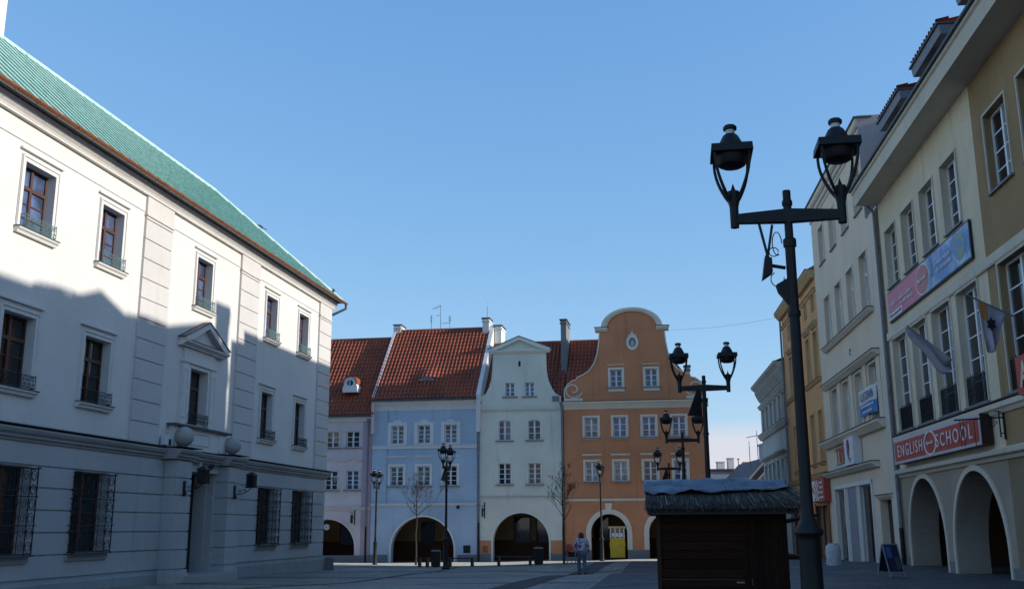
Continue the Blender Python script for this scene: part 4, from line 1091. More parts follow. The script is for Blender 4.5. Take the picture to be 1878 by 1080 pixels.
def railing(w, h, n):
    g = MB(); hw = w/2
    for z in (.04, h): g.box(-hw,hw,-.02,.01,z-.015,z+.015)
    for i in range(n+1): x = -hw+w*i/n; g.box(x-.011,x+.011,-.012,.008,0,h+(.07 if i % 2 else .0))
    for i in range(n):
        x = -hw+w*(i+.5)/n; g.tube([(x+.035*math.cos(t*.9),-.003,h*.5+.09*math.sin(t*.9)) for t in range(8)],.006,3)
    return g
for i, (a,c) in enumerate(mid):
    o = tall_window(P, a, c, *MZ, .17, 5, 2, M_GLASS, sur=.06, surm=M_SCHTR, transom=.0)
    g = railing(c-a-.04, .74, 17); bmesh.ops.translate(g.bm, verts=g.bm.verts, vec=(0,-.13,0)); sub(o, 'window_railing', g, M_IRON)
b = MB(); b.prism_x([(0,8.08),(-.05,8.08),(-.07,8.12),(-.07,8.34),(0,8.36)], sx0, sx1); P.part('upper_string_course', b, M_SCHTR)
b = MB(); b.prism_x([(0,4.58),(-.05,4.58),(-.1,4.66),(-.16,4.7),(-.16,4.82),(0,4.86)], sx0, sx1); P.part('sill_course', b, M_SCHTR)
b = MB(); b.box(sx0,sx1,-.19,0,4.862,4.885); P.part('sill_flashing', b, M_LEDGE)
b = MB(); b.prism_x([(0,3.5),(-.05,3.5),(-.09,3.58),(-.2,3.62),(-.22,3.72),(0,3.8)], sx0, sx1); P.part('arcade_cornice', b, M_SCHTR)
for a, c, t in arcs:
    b = MB(); archring(b, a, c, .3, t, .15, -.045, -.0, n=30); P.part('arch_moulding', b, M_SCHTR)
arc_edges = [sx0]+[v for a,c,t in arcs for v in (a-.16,c+.16)]+[sx1]
for k in range(0, len(arc_edges), 2):
    if arc_edges[k+1]-arc_edges[k] > .1:
        b = MB(); b.box(arc_edges[k]+.02, arc_edges[k+1]-.02, -.03, 0, -.5, 1.0); P.part('pier_plinth', b, M_PLINTH)
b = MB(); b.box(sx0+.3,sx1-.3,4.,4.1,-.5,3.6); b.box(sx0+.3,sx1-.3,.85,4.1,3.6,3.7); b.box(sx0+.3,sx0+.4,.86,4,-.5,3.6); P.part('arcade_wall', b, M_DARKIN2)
b = MB()
for x in (1.2, 5.8, 7.6, 12): b.box(x,x+1.1,3.93,3.99,.6,2.9)
P.part('arcade_opening', b, M_GLASS)
# eaves: boxed soffit, fascia, dark drip edge, roof
b = MB(); b.box(sx0-.05,sx1,-.72,.0,12.94,13.06); P.part('soffit', b, M_SCHTR)
b = MB(); b.prism_x([(-.72,12.93),(-.76,12.93),(-.80,13.32),(-.86,13.36),(-.86,13.44),(-.72,13.44)], sx0-.08, sx1); P.part('fascia', b, M_SCHTR)
b = MB(); b.box(sx0-.1,sx1,-.94,-.2,13.445,13.52); P.part('drip_edge', b, M_LEDGE)
sy, sz, ry, rzz = -.72, 13.53, 4.4, 17.1
spit = math.atan2(rzz-sz, ry-sy)
b = MB(); pantiles(b, sx0+.05, sx1, sy, sz, math.hypot(rzz-sz, ry-sy), spit, per=.3, course=.45); ridge_caps(b, sx0+.05, sx1, ry, rzz+.03); P.part('roof', b, M_ROOFT)
b = MB(); b.poly([(sx0,ry,rzz),(sx1,ry,rzz),(sx1,11.2,13),(sx0,11.2,13)]); b.poly([(sx0,sy,sz),(sx0,ry,rzz),(sx0,11.2,13)]); P.part('rear_roof', b, M_ROOFT); b = MB(); b.poly([(sx1-.01,sy,sz-.2),(sx1-.01,ry,rzz),(sx1-.01,11.2,12.9)]); P.part('end_gable', b, M_OLIVE)
for pts_ in ([(5.9,0,1),(10.5,0,1),(8.3,.75,1)], [(.55,0,1),(5.9,0,1),(.95,1.1,1)]):
    b = MB(); b.prism_y([(q_[0], rzz-.1+q_[1]) for q_ in pts_], 4.2, 8.0); P.part('shadow_gable', b, M_ROOFT)  # unseen roof peaks added to shape the shadow edge on the town hall
b = MB(); b.box(-.62,.5,3.9,4.9,15.5,18.75); b.box(-.68,.56,3.84,4.96,18.5,18.62); o = P.part('chimney', b, M_PARTY); b = MB(); b.box(-.7,.58,3.8,5.0,18.755,18.84); P.part('chimney_cap', b, M_LEDGE, parent=o)
M_DORM = simple('dormer_blue_grey', (.17,.20,.24), .6)
for k in range(5):
    c = .62+4.58*k; w = 1.2; f = .62
    b = MB(); b.box(c-w,c+w,f,3.6,13.8,15.95); d = P.part('dormer', b, M_SCHOOL)
    b = MB(); b.box(c-w*.62,c+w*.62,f-.03,f+.02,14.6,15.75); b.box(c-.03,c+.03,f-.05,f-.03,14.6,15.75); P.part('dormer_window', b, M_GLASS, parent=d)
    b = MB(); b.hull([(c-w-.28,f-.28,15.72),(c+w+.28,f-.28,15.72),(c+w+.28,3.9,15.72),(c-w-.28,3.9,15.72)],[(c-w-.31,f-.32,16.0),(c+w+.31,f-.32,16.0),(c+w+.31,3.9,16.0),(c-w-.31,3.9,16.0)]); P.part('dormer_eaves', b, M_DORM, parent=d)
    b = MB(); b.box(c-w-.35,c+w+.35,f-.38,3.9,16.005,16.06); P.part('dormer_gutter', b, M_LEDGE, parent=d)
    b = MB(); pantiles(b, c-w-.31, c+w+.31, f-.32, 16.08, 2.4, R(17), per=.26, course=.38, clip=lambda q, c=c, f=f, w=w: abs(q.x-c) < w+.31-max(0,(q.y-f+.32))*.62)
    # hipped sides in tile too
    for s_ in (-1, 1): b.poly([(c+s_*(w+.31),f-.32,16.08),(c+s_*(w+.31),3.9,16.08),(c+s_*.1,2.0,16.08+.62)])
    P.part('dormer_roof', b, M_ROOFT, parent=d)
b = MB(); b.tube([(-.86,-.62,13.3),(-.84,-.12,12.7),(-.84,-.1,1.9)],.062,10)
z = 3.
while z < 12.5: b.tube([(-.84,-.1,z),(-.84,-.1,z+.06)],.078,10); z += 2.1
o = P.part('downpipe', b, M_ZINC); b = MB(); b.tube([(-.84,-.1,1.9),(-.84,-.1,.0)],.07,10); P.part('pipe_boot', b, M_BLACK, parent=o)
# sign box with letters
t = Thing('school_sign', 'long red lightbox sign reading ENGLISH SCHOOL above the arches', 'sign', FB, (4.3,-.1,4.3))
b = MB(); b.box(.02,8.6,-.30,-.03,3.9,4.66); t.part('sign_box', b, simple('sign_casing',(.03,.012,.012),.4))
b = MB(); b.box(.02,8.6,-.318,-.3005,3.9,4.66); t.part('sign_border', b, simple('sign_border',(.50,.48,.53),.4,var=.05))
b = MB(); b.box(.13,8.5,-.326,-.3185,3.98,4.58); face = t.part('sign_face', b, M_RED)
b = MB(); n = 32
for k in range(n):
    a0, a1 = 2*math.pi*k/n, 2*math.pi*(k+1)/n
    b.prism_y([(4.22+r*math.cos(a)*1.75, 4.28+r*math.sin(a)) for r, a in ((.30,a0),(.36,a0),(.36,a1),(.30,a1))], -.334, -.3265)
b.bar((4.2,-.33,4.6),(4.2,-.33,4.64),.05); t.part('oval_ring', b, M_SIGNW)
for s_, xc, w in (('ENGLISH', 2.0, 2.9), ('SCHOOL', 6.45, 3.2)): lettering(t.e, s_, xc-4.3, -.332+.1, 4.28-4.3, w, .37, M_SIGNW, .006, track=1.35)
lettering(t.e, 'Speak', 4.22-4.3, -.332+.1, 4.28-4.3, .72, .13, M_SIGNW, .015)
# banner
t = Thing('banner', 'long pink and sky blue advertising banner fixed under the top floor windows', 'banner', FB, (4.2,-.06,9.1))
m, nt, bs = nodes_of('banner_sky_print')
p = pos(nt, (.5,1.2,1.6)); f = ramp(nt, noisef(nt, p, 1.1, 5), .42, .62); nt.links.new(mixc(nt, f, (.12,.25,.52), (.48,.58,.68)), bs.inputs['Base Color']); bs.inputs['Roughness'].default_value = .5
M_SKYB = m
b = MB(); b.box(-.12,8.6,-.07,-.03,8.58,9.62); t.part('frame', b, M_IRON)
b = MB(); b.box(-.07,4.2,-.085,-.0705,8.63,9.57); t.part('pink_field', b, M_PINKB)
b = MB(); b.box(4.2,8.55,-.085,-.0705,8.63,9.57); t.part('sky_field', b, M_SKYB)
def disc(b, x, z, r, y0, y1, sx=1., n=28): b.prism_y([(x+sx*r*math.cos(2*math.pi*k/n), z+r*math.sin(2*math.pi*k/n)) for k in range(n)], y0, y1)
b = MB(); disc(b, 4.15, 9.1, .46, -.093, -.0855, 1.55); t.part('disc_rim', b, M_SIGNW)
b = MB(); disc(b, 4.15, 9.1, .42, -.101, -.0935, 1.55); t.part('disc', b, M_RED)
b = MB(); b.box(-.05,1.62,-.092,-.0855,8.65,8.86); t.part('address_strip', b, M_SIGNW)
gm, nt, bs = nodes_of('globe_print'); nt.links.new(mixc(nt, ramp(nt, noisef(nt, pos(nt,(1,1,2)), 3., 4), .48, .56), (.10,.25,.50), (.28,.33,.12)), bs.inputs['Base Color'])
b = MB(); disc(b, 7.75, 9.12, .36, -.094, -.0855, 1.35); t.part('globe', b, gm)
b = MB(); b.prism_y([(5.0,8.95),(5.28,8.95),(5.14,9.5)], -.092, -.0855); t.part('lighthouse', b, simple('print_grey',(.14,.16,.2),.5))
M_INK = simple('ink_blue_grey', (.16,.19,.28), .5)
for s_, x, z, w, h, m_ in (('Gliwice, Rynek 4/5', .8, 8.755, 1.45, .11, M_INK), ('Przyjdź i odbierz voucher', 1.55, 9.12, 2.75, .17, M_SIGNW), ('na 40 lekcji', 2.25, 8.93, 1.5, .16, M_SIGNW), ('Speak', 4.15, 9.1, 1.0, .18, M_SIGNW), ('Świat idzie', 6.2, 9.23, 1.55, .17, M_SIGNW), ('do przodu', 6.3, 8.98, 1.45, .16, M_SIGNW)):
    lettering(t.e, s_, x-4.2, -.105+.06 if s_ == 'Speak' else -.096+.06, z-9.1, w, h, m_, .008)
# flags on slanting poles
def cloth(pts_top, drop, cols, name, m, t):
    """draped strip: pts_top is the edge on the pole, drop(i,j) the fold offset"""
    b = MB(); b.smooth = True; rows = []
    for j in range(13):
        rows.append([b.bm.verts.new(drop(i/(cols-1), j/12)) for i in range(cols)])
    for r0, r1 in zip(rows, rows[1:]):
        for i in range(cols-1): b.bm.faces.new((r0[i], r0[i+1], r1[i+1], r1[i]))
    o = t.part(name, b, m); s_ = o.modifiers.new('thickness', 'SOLIDIFY'); s_.thickness = .006; return o
M_FLAGW = simple('flag_white_cloth', (.34,.33,.375), .8, var=.1); M_FLAGO = simple('flag_orange_cloth', (.50,.18,.03), .8)
t = Thing('flag', 'white flag wrapped along its slanting pole between the tall school windows', 'flag', FB, (5.95,0,6.45), 'flags on the house front')
b = MB(); b.tube([(5.95,-.02,6.38),(5.97,-1.12,7.36)],.022,8); b.lathe([(0,-.03),(.035,0),(0,.03)],(5.97,-1.12,7.36),8); t.part('pole', b, M_ZINC)
def d1_(u, v):
    q = Vector((5.95,-.1,6.47)).lerp(Vector((5.97,-1.1,7.34)), u); k = (1-u)**.8
    return (q.x+.10*math.sin(v*9+u*3)*k*1.2+.12*v*k, q.y+.05*math.sin(v*11)-.05*v, q.z-v*(.10+.50*math.sin(min(1,(1-u)*1.5)*math.pi/2)*(.75+.25*math.sin(u*8))))
cloth(None, d1_, 16, 'flag_cloth', M_FLAGW, t)
t = Thing('flag', 'limp white flag with orange top corner and dark emblem by the olive wall', 'flag', FB, (10.8,0,6.65), 'flags on the house front')
b = MB(); b.tube([(10.8,-.02,6.63),(10.8,-1.08,7.2)],.022,8); b.lathe([(0,-.03),(.035,0),(0,.03)],(10.8,-1.08,7.2),8); t.part('pole', b, M_ZINC)
def d2_(u, v):
    q = Vector((10.8,-.18,6.72)).lerp(Vector((10.8,-.80,7.04)), u); k = math.sin(u*math.pi)*.5+.5
    return (q.x+.07*math.sin(u*13)*v+.05*math.sin(v*5+u*7)*v, q.y*(1-.45*v)-.25*v, q.z-v*(.38+.78*math.sin(u*math.pi*.62)))
cloth(None, d2_, 20, 'flag_cloth', M_FLAGW, t)
def d3_(u, v): 
    q = Vector(d2_(.70+.22*u, v*.33)); return (q.x+.03, q.y-.012, q.z)
cloth(None, d3_, 8, 'orange_corner', M_FLAGO, t)
b = MB(); q = Vector(d2_(.58, .42)); b.prism_x([(q.y-.02+.12*math.cos(a)*(1 if k % 2 else .55), q.z+.17*math.sin(a)*(1 if k % 2 else .6)) for k, a in enumerate([2*math.pi*k/12 for k in range(12)])], q.x+.05, q.x+.062); t.part('emblem', b, M_BLACK)
# wrought iron bracket over the sign's end
t = Thing('sign_bracket', 'long scrolled iron bracket sticking out beside the red ENGLISH SCHOOL sign', 'sign bracket', FB, (9.42,0,4.4))
b = MB(); b.box(9.39,9.45,-.04,0,3.95,4.72); t.part('wall_plate', b, M_IRON)
b = MB(); b.tube([(9.42,-.02,4.47),(9.42,-1.15,4.42)],.02,6); b.tube([(9.42,-.12,4.0),(9.42,-.12,4.62)],.018,6); b.tube([(9.42,-.02,4.1),(9.42,-.12,4.1)],.014,5); b.tube([(9.42,-.02,4.6),(9.42,-.2,4.62)],.014,5)
for c_, r_ in ((-.28,.11),(-.5,.08)): b.tube([(9.42,c_+r_*(1-k/18)*math.cos(k*.7),4.32+r_*(1-k/18)*math.sin(k*.7)) for k in range(16)],.011,5)
for yy in (-.7,-.95,-1.02): b.tube([(9.42,yy,4.43),(9.42,yy,3.8)],.009,5)
t.part('arm', b, M_IRON)
t = Thing('red_sign', 'red sign with a pale yellow letter on the olive wall at the picture edge', 'sign', FB, (13,-.1,5.1))
b = MB(); b.box(11.15,15.4,-.24,-.16,4.78,5.62); t.part('sign_face', b, M_RED)
lettering(t.e, 'A', -1.35, -.262+.1, .1, .5, .56, simple('letter_cream',(.62,.55,.36),.4), .02)

# ---- beige house
P = Thing('beige_house', 'tall beige house with flat moulded parapet and white framed shopfront', 'house', FB, (-7,0,.6))
cx0, cx1 = -13.62, -.95
w4 = [(-11.3,15.25),(-8.72,15.25),(-6.14,15.22),(-3.62,15.2)]
w3 = [-11.0,-8.46,-6.04,-3.55]; w2 = [-10.8,-8.4,-5.9,-3.36]
holes = [rect(c-.6,c+.6,13.58,15.25) for c,_ in w4]+[rect(c-.6,c+.6,9.76,11.92) for c in w3]+[rect(c-.6,c+.6,5.66,7.74) for c in w2]
shop = [(-12.13,-10.07),(-7.14,-5.06)]
holes += [rect(a,c,.3,3.5) for a,c in shop]+[rect(-4.02,-1.9,.2,2.86)]
out = [(cx0,-1.),(cx1,-1.),(cx1,13.0),(-2.2,13.0),(-2.2,16.6),(cx0,16.6)]
b = MB(); skin(b, out, holes, [.16]*12+[.14,.14,.34])
b.box(cx0+.002,cx0+.3,.01,10,-1,16.5); b.box(-2.2+.002-.3,-2.202,.01,10,12.6,16.6); b.box(cx1-.3,cx1-.002,.01,10,-1,12.9); b.box(cx0+.3,cx1-.3,9.7,10,-1,16.4); b.box(cx0,-2.2,.01,10,16.3,16.6)
P.part('wall', b, M_CREAM)
b = MB(); b.box(-2.2,-2.16,-.12,10,12.9,16.9); P.part('party_wall', b, M_PARTY); b = MB(); b.box(-2.158,-1.1,1.3,4.2,12.5,16.85); P.part('shadow_block', b, M_PARTY)  # second box is added to narrow the lit slot on the town hall
for c,_ in w4: tall_window(P, c-.6, c+.6, 13.58, 15.25, .16, 1, 2, M_GLASSC, sur=.08, surm=M_CREAMTR)
for c in w3: tall_window(P, c-.6, c+.6, 9.76, 11.92, .16, 1, 2, M_GLASSC, sur=.08, surm=M_CREAMTR, transom=.66)
for i, c in enumerate(w2): tall_window(P, c-.6, c+.6, 5.66, 7.74, .16, 1, 2, M_GLASSC if i else M_GLASS, sur=.07, surm=M_CREAMTR, transom=.66)
for k, (z0, z1, pr_) in enumerate(((16.05,16.15,.06),(16.25,16.4,.12),(16.5,16.8,.2))):
    b = MB(); b.prism_x([(0,z0),(-pr_*.6,z0),(-pr_,z0+.08),(-pr_,z1),(.3,z1)], cx0-.1, -2.17); P.part('parapet_moulding', b, M_CREAMTR)
b = MB(); b.box(cx0-.14,-2.12,-.26,.4,16.802,16.86); P.part('parapet_flashing', b, M_LEDGE)
def ledge(T, x0, x1, z, d, m, h=.14, fl=True, name='ledge'):
    b = MB(); b.prism_x([(0,z-h),(-d*.45,z-h),(-d*.9,z-h*.4),(-d,z-h*.3),(-d,z),(0,z)], x0, x1); o = T.part(name, b, m)
    if fl: b = MB(); b.box(x0-.02,x1+.02,-d-.03,0,z+.001,z+.03); T.part('flashing', b, M_LEDGE, parent=o)
ledge(P, -12.0, -2.5, 9.68, .22, M_CREAMTR, .16, name='sill_course'); ledge(P, -12.55, -1.95, 8.06, .3, M_CREAMTR, .2, name='hood_course')
ledge(P, -13.5, -1.95, 5.62, .34, M_CREAMTR, .3, name='sill_course'); ledge(P, -13.62, -3.5, 4.24, .3, M_CREAMTR, .2, name='shop_cornice'); ledge(P, -4.15, -1.75, 3.02, .12, M_CREAMTR, .12, name='door_hood')
for x in (-12.0,-9.6,-7.15,-4.63,-2.35):
    b = MB(); b.box(x-.28,x+.28,-.07,0,5.64,7.86); P.part('window_pilaster', b, M_CREAM)
b = MB(); b.box(-2.05,cx1,-.05,0,.2,12.9); P.part('corner_strip', b, M_CREAMTR)
b = MB(); b.box(-1.75,-1.69,-.03,0,11.0,11.25); b.tube([(-6.9+.12*math.cos(t*.5),-.03,8.75+.14*math.sin(t*.5)) for t in range(12)],.012,4); P.part('wall_hook', b, M_IRON)
b = MB(); frame_ring(b, -12.13, -5.06, .6, 3.5, .16, -.06, -.0, bottom=False)
for x in (-10.0,-7.2): b.box(x-.09,x+.09,-.06,0,.4,3.5)
for x in (-9.5,-7.66): b.box(x-.04,x+.04,-.05,0,.4,3.5)
b.box(-12.3,-4.9,-.07,0,3.5,3.66); P.part('shop_frame', b, M_WHITESH)
b = MB(); b.box(-9.46,-7.7,-.025,0,.3,3.5); P.part('shop_panel', b, M_SHOPPANEL)
for a, c in shop:
    o = add_window(P, (a+c)/2, .45, c-a, 3.05, .07, 1, 1, 'thin', M_GLASS, M_WHITESH, name='shop_window')
    b = MB(); b.box(-.4,.4,.3,.32,.1,1.5); 
    for k in range(5): b.tube([(-.5+k*.25,.22,.25),(-.5+k*.25+.03,.22,.9+.2*(k % 2))],[.09,.02],7)
    sub(o, 'display', b, M_DARKIN)
b = MB(); b.box(-4.02,-1.9,.28,.33,.2,2.86); b.box(-3.0,-2.94,.25,.28,.3,2.8); P.part('door', b, M_DOORW)
t = Thing('shop_sign', 'white upright board with dark feather and red letters over the beige shopfront', 'sign', FB, (-7.5,-.05,4.8))
b = MB(); b.box(-7.95,-6.2,-.34,-.02,4.3,5.36); t.part('board', b, M_SIGNW)
b = MB(); b.prism_y([(-7.2+.28*math.cos(2*math.pi*k/18)*(1.0 if k < 9 else .7), 4.95+.36*math.sin(2*math.pi*k/18)) for k in range(18)], -.35, -.341); t.part('feather', b, simple('feather_brown',(.09,.03,.03),.5))
b = MB(); b.bar((-7.25,-.346,4.62),(-6.9,-.346,4.4),.04); b.bar((-7.0,-.346,4.55),(-6.7,-.346,4.5),.05); t.part('flourish', b, M_INK)
lettering(t.e, 'TIFFI', -9.35+7.5, -.2+.05, 4.84-4.8, 2.3, .62, simple('letters_red',(.28,.02,.02),.4), .05)
small_print(t.e, -9.2+7.5, -.2+.05, 4.38-4.8, 2.5, .16, M_SIGNW, 3)
b = MB(); b.box(-10.6,-8.05,-.19,-.02,4.47,4.5); b.box(-10.6,-8.05,-.19,-.02,5.1,5.13); t.part('letter_rail', b, M_IRON)
t = Thing('window_banner', 'white and blue banner reading LUCENA hung across second floor windows', 'banner', FB, (-4,-.12,6.4))
def wob(x): return -.14-.03*math.sin(x*3.1)
def bandstrip(z0f, z1f, name, m):
    b = MB(); n = 14
    for k in range(n):
        xa, xb = -5.3+2.62*k/n, -5.3+2.62*(k+1)/n
        b.hull([(xa,wob(xa),z0f(xa)),(xb,wob(xb),z0f(xb)),(xb,wob(xb),z1f(xb)),(xa,wob(xa),z1f(xa))],[(xa,wob(xa)+.01,z0f(xa)),(xb,wob(xb)+.01,z0f(xb)),(xb,wob(xb)+.01,z1f(xb)),(xa,wob(xa)+.01,z1f(xa))])
    t.part(name, b, m)
sag = lambda x: .05*math.sin((x+5.3)*1.2)
bandstrip(lambda x: 6.38+sag(x), lambda x: 6.93+sag(x)*.4, 'white_cloth', M_SIGNW); bandstrip(lambda x: 5.93+sag(x), lambda x: 6.38+sag(x), 'blue_cloth', simple('banner_blue',(.05,.20,.50),.6))
lettering(t.e, 'LUCENA', -3.98+4, -.185+.12, 6.66-6.4, 2.0, .30, M_INK, .02)
small_print(t.e, .02, -.185+.12, 6.28-6.4, 2.1, .09, M_SIGNW, 4); small_print(t.e, .02, -.185+.12, 6.08-6.4, 1.5, .09, M_SIGNW, 5)

# ---- near ochre house, a gap added for the sunbeam, far ochre house, pale house
def ochre(T, x0, x1, centers, y, zs_, ztop, rg, label):
    lo, mi, at = zs_
    holes = [rect(c-.45,c+.45,*lo) for c in centers]+[rect(c-.45,c+.45,*mi) for c in centers]+[rect(c-.32,c+.32,*at) for c in centers]+[rect(x0+.5,x1-.5,-.2,2.9)]
    b = MB(); skin(b, rect(x0,x1,-1,ztop), holes, [.16]*(len(holes)-1)+[.8]); b.box(x0,x0+.25,.01,9,-1,ztop-.1); b.box(x1-.25,x1,.01,9,-1,ztop-.1); b.box(x0+.25,x1-.25,8.7,9,-1,ztop-.1)
    T.part('wall', b, M_OCHRE)
    for c in centers:
        for (z0, z1), k in ((lo,0),(mi,1),(at,2)):
            w = .45 if k < 2 else .32
            tall_window(T, c-w, c+w, z0, z1, .16, 1, 2, M_GLASSC, sur=.1, surm=M_OCHTR, transom=.66 if k < 2 else 0., sill=False)
        b = MB(); b.prism_x([(0,mi[1]+.2),(-.06,mi[1]+.2),(-.22,mi[1]+.36),(-.22,mi[1]+.44),(0,mi[1]+.5)], c-.7, c+.7); T.part('hood_mould', b, M_OCHTR)
    ledge(T, x0, x1, mi[0]-.02, .14, M_OCHTR, .12, name='sill_course')
    for c in centers: ledge(T, c-.7, c+.7, lo[0]-.02, .14, M_OCHTR, .1, name='window_ledge')
    ledge(T, x0, x1, ztop-.9, .1, M_OCHTR, .12, name='frieze_moulding'); ledge(T, x0, x1, ztop, .42, M_OCHTR, .4, name='cornice'); ledge(T, x0, x1, lo[0]-.5, .16, M_OCHTR, .2, name='shop_cornice')
    b = MB(); b.box(x0+.5,x1-.5,.7,.8,-.2,2.9); T.part('shop_window', b, M_GLASS)
    b = MB(); b.box(x0+.3,x0+.62,-.05,.1,-.2,3.0); b.box(x1-.62,x1-.3,-.05,.1,-.2,3.0); b.box((x0+x1)/2-.1,(x0+x1)/2+.1,.0,.1,-.2,2.9); T.part('shop_post', b, M_BROWNW)
    b = MB(); b.poly([(x0,-.3,ztop+.03),(x1,-.3,ztop+.03),(x1,4.5,ztop+rg),(x0,4.5,ztop+rg)]); b.poly([(x0,4.5,ztop+rg),(x1,4.5,ztop+rg),(x1,9,ztop),(x0,9,ztop)]); b.poly([(x0,-.3,ztop),(x0,4.5,ztop+rg),(x0,9,ztop)]); b.poly([(x1,-.3,ztop),(x1,4.5,ztop+rg),(x1,9,ztop)]); T.part('roof', b, M_ROOFT)
P = Thing('ochre_house', 'narrow ochre house with hooded windows next to the beige house', 'house', FB, (-15.8,0,.5), 'ochre houses of the right-hand row')
ochre(P, -18.0, -13.64, [-16.75,-14.6], 0, ((4.85,7.25),(8.72,11.0),(12.0,12.9)), 13.85, 2.6, '')
t = Thing('shop_board', 'white, chequered and red shop board on the near ochre house', 'sign', FB, (-15.2,-.05,3.6))
b = MB(); b.box(-17.1,-13.3,-.3,-.02,3.05,4.08); t.part('board', b, simple('board_red',(.38,.06,.04),.5))
b = MB(); b.box(-17.05,-15.9,-.31,-.3005,3.1,4.03); t.part('white_panel', b, M_SIGNW)
b = MB()
for i in range(4):
    for j in range(6):
        if (i+j) % 2: b.box(-15.85+.28*i,-15.57+.28*i,-.312,-.301,3.1+.155*j,3.255+.155*j)
t.part('chequer', b, M_SIGNW)
small_print(t.e, -16.45+15.2, -.32+.05, 3.62-3.6, .8, .3, M_RED, 6)
for j in range(4): small_print(t.e, -14.0+15.2, -.32+.05, 3.9-.22*j-3.6, .9, .11, M_SIGNW, 7+j)
F2 = Frame(*(FB.w(0, .45).xy), FB.a)
P = Thing('ochre_house', 'far ochre house beyond the gap added for the sunbeam, behind the tall black lamp post', 'house', F2, (-26,0,.45), 'ochre houses of the right-hand row')
ochre(P, -28.2, -23.0, [-25.45], 0, ((4.94,7.5),(9.12,11.5),(12.5,13.4)), 14.6, 4.1, '')
b = MB(); b.tube([(-28.1,-.1,14.2),(-28.1,-.1,.3)],.06,8); b.box(-28.2,-28.0,-.2,0,8.0,8.3); P.part('downpipe', b, M_ZINC)
t = Thing('small_red_sign', 'small red lettered shop sign on the far ochre house', 'sign', F2, (-25,-.05,3.6))
b = MB(); b.box(-26.1,-24.0,-.16,-.02,3.25,3.98); t.part('sign_face', b, M_BROWNW); small_print(t.e, 0, -.17+.05, 0, 1.5, .45, M_RED, 12)
P = Thing('pale_house', 'pale stucco house with heavy bracketed cornice at the end of the right-hand row', 'house', F2, (-34,0,.4))
wx0, wx1 = -41.0, -28.25
wc = [-39.5,-37.4,-35.3,-33.2,-31.1,-29.4]
holes = [rect(c-.55,c+.55,8.35,10.0) for c in wc]+[rect(c-.55,c+.55,3.9,6.05) for c in wc]
b = MB(); skin(b, rect(wx0,wx1,-1,11.4), holes, .18); b.box(wx0,wx0+.25,.01,9,-1,11.3); b.box(wx1-.25,wx1,.01,9,-1,11.3); b.box(wx0+.25,wx1-.25,8.7,9,-1,11.3); P.part('wall', b, M_PALE)
for c in wc:
    for z0, z1 in ((8.35,10.0),(3.9,6.05)): tall_window(P, c-.55, c+.55, z0, z1, .18, 1, 2, M_GLASSC, sur=.14, surm=M_PALE, transom=.68)
    b = MB(); b.prism_x([(0,6.3),(-.3,6.45),(-.32,6.55),(0,6.7)], c-.85, c+.85); P.part('hood_mould', b, M_PALE)
ledge(P, wx0, wx1, 8.25, .3, M_PALE, .35, name='sill_course'); ledge(P, wx0, wx1, 10.3, .2, M_PALE, .2, name='architrave'); ledge(P, wx0-.1, wx1, 11.75, .6, M_PALE, .4, name='cornice')
for k in range(22): 
    x = wx0+.3+k*.58; b = MB(); b.prism_x([(0,10.6),(-.12,10.65),(-.4,11.2),(-.4,11.36),(0,11.36)], x, x+.2); P.part('cornice_bracket', b, M_PALE)
b = MB(); b.poly([(wx0-.1,-.5,11.8),(wx1,-.5,11.8),(wx1,4.5,13.6),(wx0-.1,4.5,13.6)]); b.poly([(wx0-.1,4.5,13.6),(wx1,4.5,13.6),(wx1,9,11.4),(wx0-.1,9,11.4)]); b.poly([(wx0-.1,-.5,11.8),(wx0-.1,4.5,13.6),(wx0-.1,9,11.4)]); P.part('roof', b, M_ROOFT)

# ------------------------------------------------------------------ STREET LAMPS
M_NECK = simple('lamp_neck_backlit', (.55,.55,.55), .4, .2)  # pale neck: backlight put into the metal colour
def lantern_mesh(ox):
    """one tulip lantern; ox is its offset along the arm"""
    hood = MB(); z = 5.34
    q = .225
    hood.hull([(ox-q,-q,z),(ox+q,-q,z),(ox+q,q,z),(ox-q,q,z)],[(ox-q*.97,-q*.97,z+.085),(ox+q*.97,-q*.97,z+.085),(ox+q*.97,q*.97,z+.085),(ox-q*.97,q*.97,z+.085)])
    hood.lathe([(.15,0),(.145,.03),(.115,.09),(.085,.15),(.062,.17)], (ox,0,z+.085), 18)
    hood.lathe([(.178,.0),(.172,-.05),(.15,-.105),(.11,-.128),(0,-.132)], (ox,0,z), 20)
    cup = MB(); cup.lathe([(.046,4.52),(.048,4.74),(.05,4.76),(.06,4.8),(.066,4.93),(.03,4.945),(.022,4.96),(.0,5.03)], (ox,0,0), 14)
    ribs = []
    for k in range(4):
        a = R(45+90*k); r = MB()
        pts = []
        for i in range(9):
            t = i/8; rr = .055+.205*math.sin(t*math.pi*.56)**.9; pts.append((ox+rr*math.cos(a), rr*math.sin(a), 4.82+.55*t))
        r.tube(pts, [.020-.005*t/8 for t in range(9)], 6); ribs.append(r)
    neck = MB(); neck.lathe([(.052,5.59),(.052,5.645)], (ox,0,0), 14)
    cap = MB(); cap.lathe([(.03,5.64),(.074,5.65),(.076,5.68),(.06,5.70),(0,5.71)], (ox,0,0), 16)
    return hood, cup, ribs, neck, cap
LAMPD = {}
